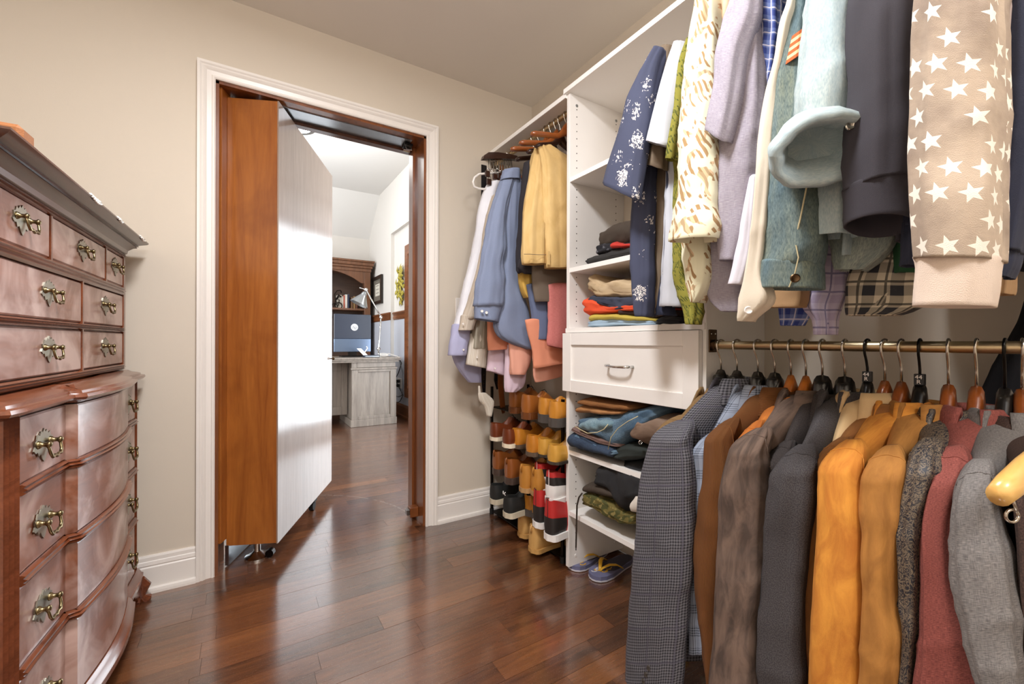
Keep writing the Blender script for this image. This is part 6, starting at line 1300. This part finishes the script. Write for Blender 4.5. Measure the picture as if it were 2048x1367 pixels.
def shoe(name, label, cat, heel, ang_, z, kind, mat, sole, L=.285, hh=.068, sole_t=.012, heel_t=.022, toe_drop=1.0, group=None, laces=None, colors=None):
    """heel: point under the back of the heel; ang_: direction of the toe in plan"""
    T = Matrix.Translation((heel.x, heel.y, z)) @ Matrix.Rotation(ang_, 4, 'Z')
    t_ = thing(name, label, cat, (heel.x, heel.y, z), group)
    z0 = sole_t + (heel_t if not kind == 'sneaker' else 0)
    def zb(s): return sole_t + (heel_t * max(0, 1 - max(0, s - .22) / .25) if heel_t else 0)
    def ht(s):
        top = [(0, hh * .97), (.05, hh), (.15, hh * .93), (.3, hh * .82), (.40, hh * 1.0), (.48, hh * (1.30 if kind == 'low' else 1.14)), (.56, hh * 1.02), (.7, hh * (.70 if kind == 'low' else .55) * toe_drop), (.85, .036 * toe_drop + .006), (.95, .028), (1, .014)]
        for (a, va), (b_, vb) in zip(top, top[1:]):
            if s <= b_: return va + (vb - va) * (s - a) / (b_ - a)
        return .014
    rings = []
    for s in SST:
        w_, h, b0 = hwid(s), ht(s), zb(s); op = max(0, min(1, (.46 - s) / .12)) * (0 if s < .003 else 1); rim = .80 if s < .5 else .62
        P_ = [(w_ * .88, b0), (w_ * 1.05, b0 + h * .22), (w_ * 1.03, b0 + h * .5), (w_ * .90, b0 + h * .8), (w_ * (rim - .04), b0 + h)]
        inn = [(w_ * .66, b0 + h * .97), (w_ * .62, b0 + h * .4), (0, b0 + h * .22)]; cl = [(w_ * .48, b0 + h * 1.05), (w_ * .25, b0 + h * 1.09), (0, b0 + h * 1.10)]
        P_ += [(a[0] * op + c[0] * (1 - op), a[1] * op + c[1] * (1 - op)) for a, c in zip(inn, cl)]
        full = P_ + [(-y, zz) for y, zz in P_[::-1][1:]] + [(0, b0 - .001)]
        rings.append([T @ Vector((s * L, y, zz)) for y, zz in full])
    n = len(rings[0]); b = MB(); b.loft(rings, uvs=False)
    mats = [mat]
    if colors:
        mats = colors['mats']; k0 = 0
        for i in range(len(rings) - 1):
            for k in range(n): b.mi[i * n + k] = colors['f'](SST[i], min(k, 13 - k) if k < 14 else 0)
        for k in range(len(b.f) - 2, len(b.f)): b.mi[k] = colors['cap']
    b.build('upper', mats, t_, True, auto=55)
    so = MB(); out = [(s, hwid(s) * 1.10 + .001) for s in SST]; r2 = []
    for zt2 in (0, .003, sole_t - .001, sole_t):
        r2.append(zt2)
    sr = []
    for s, w_ in out:
        s_ = -.004 / L if s == 0 else (1 + .008 / L if s == 1 else s); e = zb(s) - sole_t; lift = .010 * max(0, (s - .8) / .2) ** 2
        sr.append([T @ Vector((s_ * L, y * w_, zz)) for y, zz in ((-1, e + lift), (-1.0, e + sole_t + lift * .5), (1.0, e + sole_t + lift * .5), (1, e + lift))])
    so.loft(sr, uvs=False); so.build('sole', sole, t_, False)
    if heel_t > .004:
        he = MB(); hr = []
        for s in (0, .004, .015, .045, .09, .15, .22, .27):
            w_ = hwid(s) * 1.10 + .001; s_ = -.004 / L if s == 0 else s; hr.append([T @ Vector((s_ * L, y * w_, zz)) for y, zz in ((-.96, 0), (-1, heel_t), (1, heel_t), (.96, 0))])
        he.loft(hr, uvs=False); he.build('heel', sole, t_)
    if laces is not None:
        for k in range(4):
            s = .48 + .055 * k; w_ = hwid(s) * .5; zz = zb(s) + ht(s) * 1.07; la = MB(); la.tube([T @ Vector((s * L, -w_, zz - .006)), T @ Vector((s * L + .004, 0, zz + .004)), T @ Vector((s * L, w_, zz - .006))], .002, 6); la.build('lace', laces, t_, True)
    if kind == 'boot':
        pl_ = MB(); pl_.tube([T @ Vector((-.002, 0, z0 + hh * .7)), T @ Vector((-.006, 0, z0 + hh * .9)), T @ Vector((0, 0, z0 + hh * 1.05))], .004, 6); pl_.build('pull_tab', mat, t_, True)
    return t_, T
def put(u, X, tier): p = pix(u, 800, X=X); p.z = TZ[tier]; return p
A0 = .10
def pair(kind_label, cat, us, X, tier, kind, m, s_, cols=None, same=True, **kw):
    for i, u in enumerate(us):
        lab = kind_label[i]
        shoe({'low': 'dress_shoe', 'boot': 'ankle_boot', 'sneaker': 'sneaker'}[kind], lab, cat, put(u, X if not isinstance(X, tuple) else X[i], tier), A0 + .06 * (i % 2), TZ[tier], kind, m, s_, group='pairs on the shoe rack', colors=cols, **kw)
pair(['left brown oxford on the top tier, beside the hanging belt', 'right brown oxford on the top tier, next to tan loafers'], 'shoe', (1022, 1048), (1.19, 1.15), 4, 'low', L_['brown'], L_['brown2'], laces=L_['blk'], hh=.086)
pair(['left tan loafer with grey heel on the top tier', 'right tan loafer with grey heel touching the tower'], 'shoe', (1082, 1104), (1.17, 1.15), 4, 'low', L_['tan'], L_['tan2'], hh=.075, heel_t=.028)
pair(['left cherry brown shoe with cream sole on second tier', 'right cherry brown shoe with cream sole on second tier'], 'shoe', (984, 1010), (1.12, 1.10), 3, 'low', L_['cherry'], L_['cherry2'], heel_t=.004, sole_t=.02, laces=L_['blk'], hh=.074)
pair(['left honey moccasin in the middle of second tier', 'right honey moccasin in the middle of second tier'], 'shoe', (1028, 1058), (1.14, 1.12), 3, 'low', L_['honey'], L_['honey2'], heel_t=.008, hh=.078)
pair(['left yellow tan driving shoe on second tier', 'right yellow tan driving shoe beside the tower on second tier'], 'shoe', (1080, 1102), (1.15, 1.12), 3, 'low', L_['yellow'], L_['yellow2'], heel_t=.004, hh=.072)
pair(['left cognac ankle boot on third tier at the wall end', 'right cognac ankle boot on third tier at the wall end'], 'boot', (989, 1014), (1.14, 1.12), 2, 'boot', L_['cognac'], L_['cognac2'], hh=.096, laces=L_['blk'])
pair(['left honey suede chukka in middle of third tier', 'right honey suede chukka in middle of third tier'], 'boot', (1044, 1068), (1.12, 1.14), 2, 'boot', L_['chukka'], L_['chukka2'], hh=.108, heel_t=.010)
C1 = dict(cap=0, mats=[L_['wht'], L_['red'], L_['blk'], L_['coral_in']], f=lambda s, k: 3 if k >= 5 and s < .4 else 1 if k >= 3 else 2 if (k == 2 and s < .7) else 0)
C2 = dict(cap=2, mats=[L_['wht'], L_['red'], L_['blk'], L_['coral_in']], f=lambda s, k: 3 if k >= 5 and s < .4 else 2 if (k == 4 or (k <= 1 and s < .26)) else 1)
pair(['left white and red high sneaker with black panels on third tier', 'right white and red high sneaker with black panels on third tier'], 'sneaker', (1074, 1098), (1.16, 1.13), 2, 'sneaker', L_['wht'], L_['wht'], cols=C1, hh=.118, heel_t=.002, sole_t=.03, laces=L_['wht'])
pair(['left black running shoe on fourth tier by the baseboard', 'right black running shoe with white logo on fourth tier'], 'sneaker', (984, 1012), (1.10, 1.07), 1, 'sneaker', L_['runner'], L_['runsole'], hh=.075, heel_t=.002, sole_t=.026, laces=L_['wht'])
pair(['left low tan shoe behind the red sneakers on fourth tier', 'right low tan shoe behind the red sneakers on fourth tier'], 'shoe', (1053, 1070), (1.17, 1.17), 1, 'low', L_['tan'], L_['tan2'], hh=.07)
pair(['left red and black high sneaker on fourth tier', 'right red and black high sneaker against the tower on fourth tier'], 'sneaker', (1072, 1096), (1.13, 1.10), 1, 'sneaker', L_['red'], L_['wht'], cols=C2, hh=.148, heel_t=.002, sole_t=.028, laces=L_['blk'])
pair(['left wheat nubuck boot on the lowest tier', 'right wheat nubuck boot on the lowest tier'], 'boot', (1041, 1064), (1.17, 1.13), 0, 'boot', L_['wheat'], L_['wheat2'], hh=.105, heel_t=.004, sole_t=.02)
# sneaker emblems
lgx = pix(1013, 985, X=1.072)
o = bpy.data.objects.get('sneaker.003')
for dx_ in (-1, 1):
    b = MB(); b.tube([lgx + Vector((-.012, dx_ * .010, .008)), lgx + Vector((-.016, dx_ * .004, 0)), lgx + Vector((-.012, dx_ * .010, -.008))], .0022, 6); b.build('logo_arc', L_['wht'], o, True)
# ================================================================== FLIP FLOPS
FLS = plain('navy_foam', '#6B6C8A', .6, 0, .06, 20); FLE = plain('pale_foam_edge', '#CFCBD2', .6); FLY = plain('yellow_rubber', '#D9A82C', .4, 0, .12, 40); FLT = plain('dark_footbed', '#3A3A48', .6)
def flipflop(lab, toe, ang_, L=.27):
    T = Matrix.Translation(toe) @ Matrix.Rotation(ang_, 4, 'Z'); f = thing('flip_flop', lab, 'sandal', toe, 'pair of flip flops')
    outl = []
    pts = [(0, .0), (.004, .018), (.016, .034), (.04, .046), (.08, .050), (.13, .044), (.18, .037), (.22, .036), (.25, .028), (.266, .014), (.27, 0)]
    outl = [(x, y) for x, y in pts] + [(x, -y) for x, y in pts[::-1][1:-1]]
    outl = outl[::-1]
    b = MB(); b.prism(outl, .006, T); so = b.build('sole', FLE, f)
    b = MB(); b.prism([(x * .99 + .001, y * .985) for x, y in outl], .016, T @ Matrix.Translation((0, 0, .006))); b.build('midsole', FLS, f)
    b = MB(); b.prism([(.075 + x * .70, y * .80) for x, y in outl], .0012, T @ Matrix.Translation((0, 0, .022))); b.build('printed_footbed', FLT, f)
    for sg in (-1, 1):
        b = MB(); b.tube([T @ Vector(p) for p in ((.052, 0, .022), (.060, sg * .006, .034), (.085, sg * .024, .048), (.115, sg * .038, .044), (.14, sg * .043, .028), (.15, sg * .043, .02))], [(.006, .0035), (.007, .003), (.009, .0026), (.009, .0026), (.008, .0026), (.007, .0026)], 10, flat=(0, 0, 1)); b.build('strap', FLY, f, True)
    rr = random.Random(int(ang_ * 100) + 5)
    for k in range(7):
        x, y = .055 + rr.uniform(-.02, .05), rr.uniform(-.03, .03); b = MB(); a = rr.uniform(0, 3)
        b.tube([T @ Vector((x + .016 * math.cos(a + q * .7), y + .010 * math.sin(a + q * .7), .0228)) for q in range(5)], [(.003, .0006)] * 5, 6, flat=(0, 0, 1)); b.build('print_swirl', FLY if k % 3 else FLE, f)
flipflop('left navy flip flop with yellow straps, half inside the tower base', pix(1143, 1140, Z=.002), .22)
flipflop('right navy flip flop with yellow straps, nearer the camera', pix(1184, 1160, Z=.002), .12)
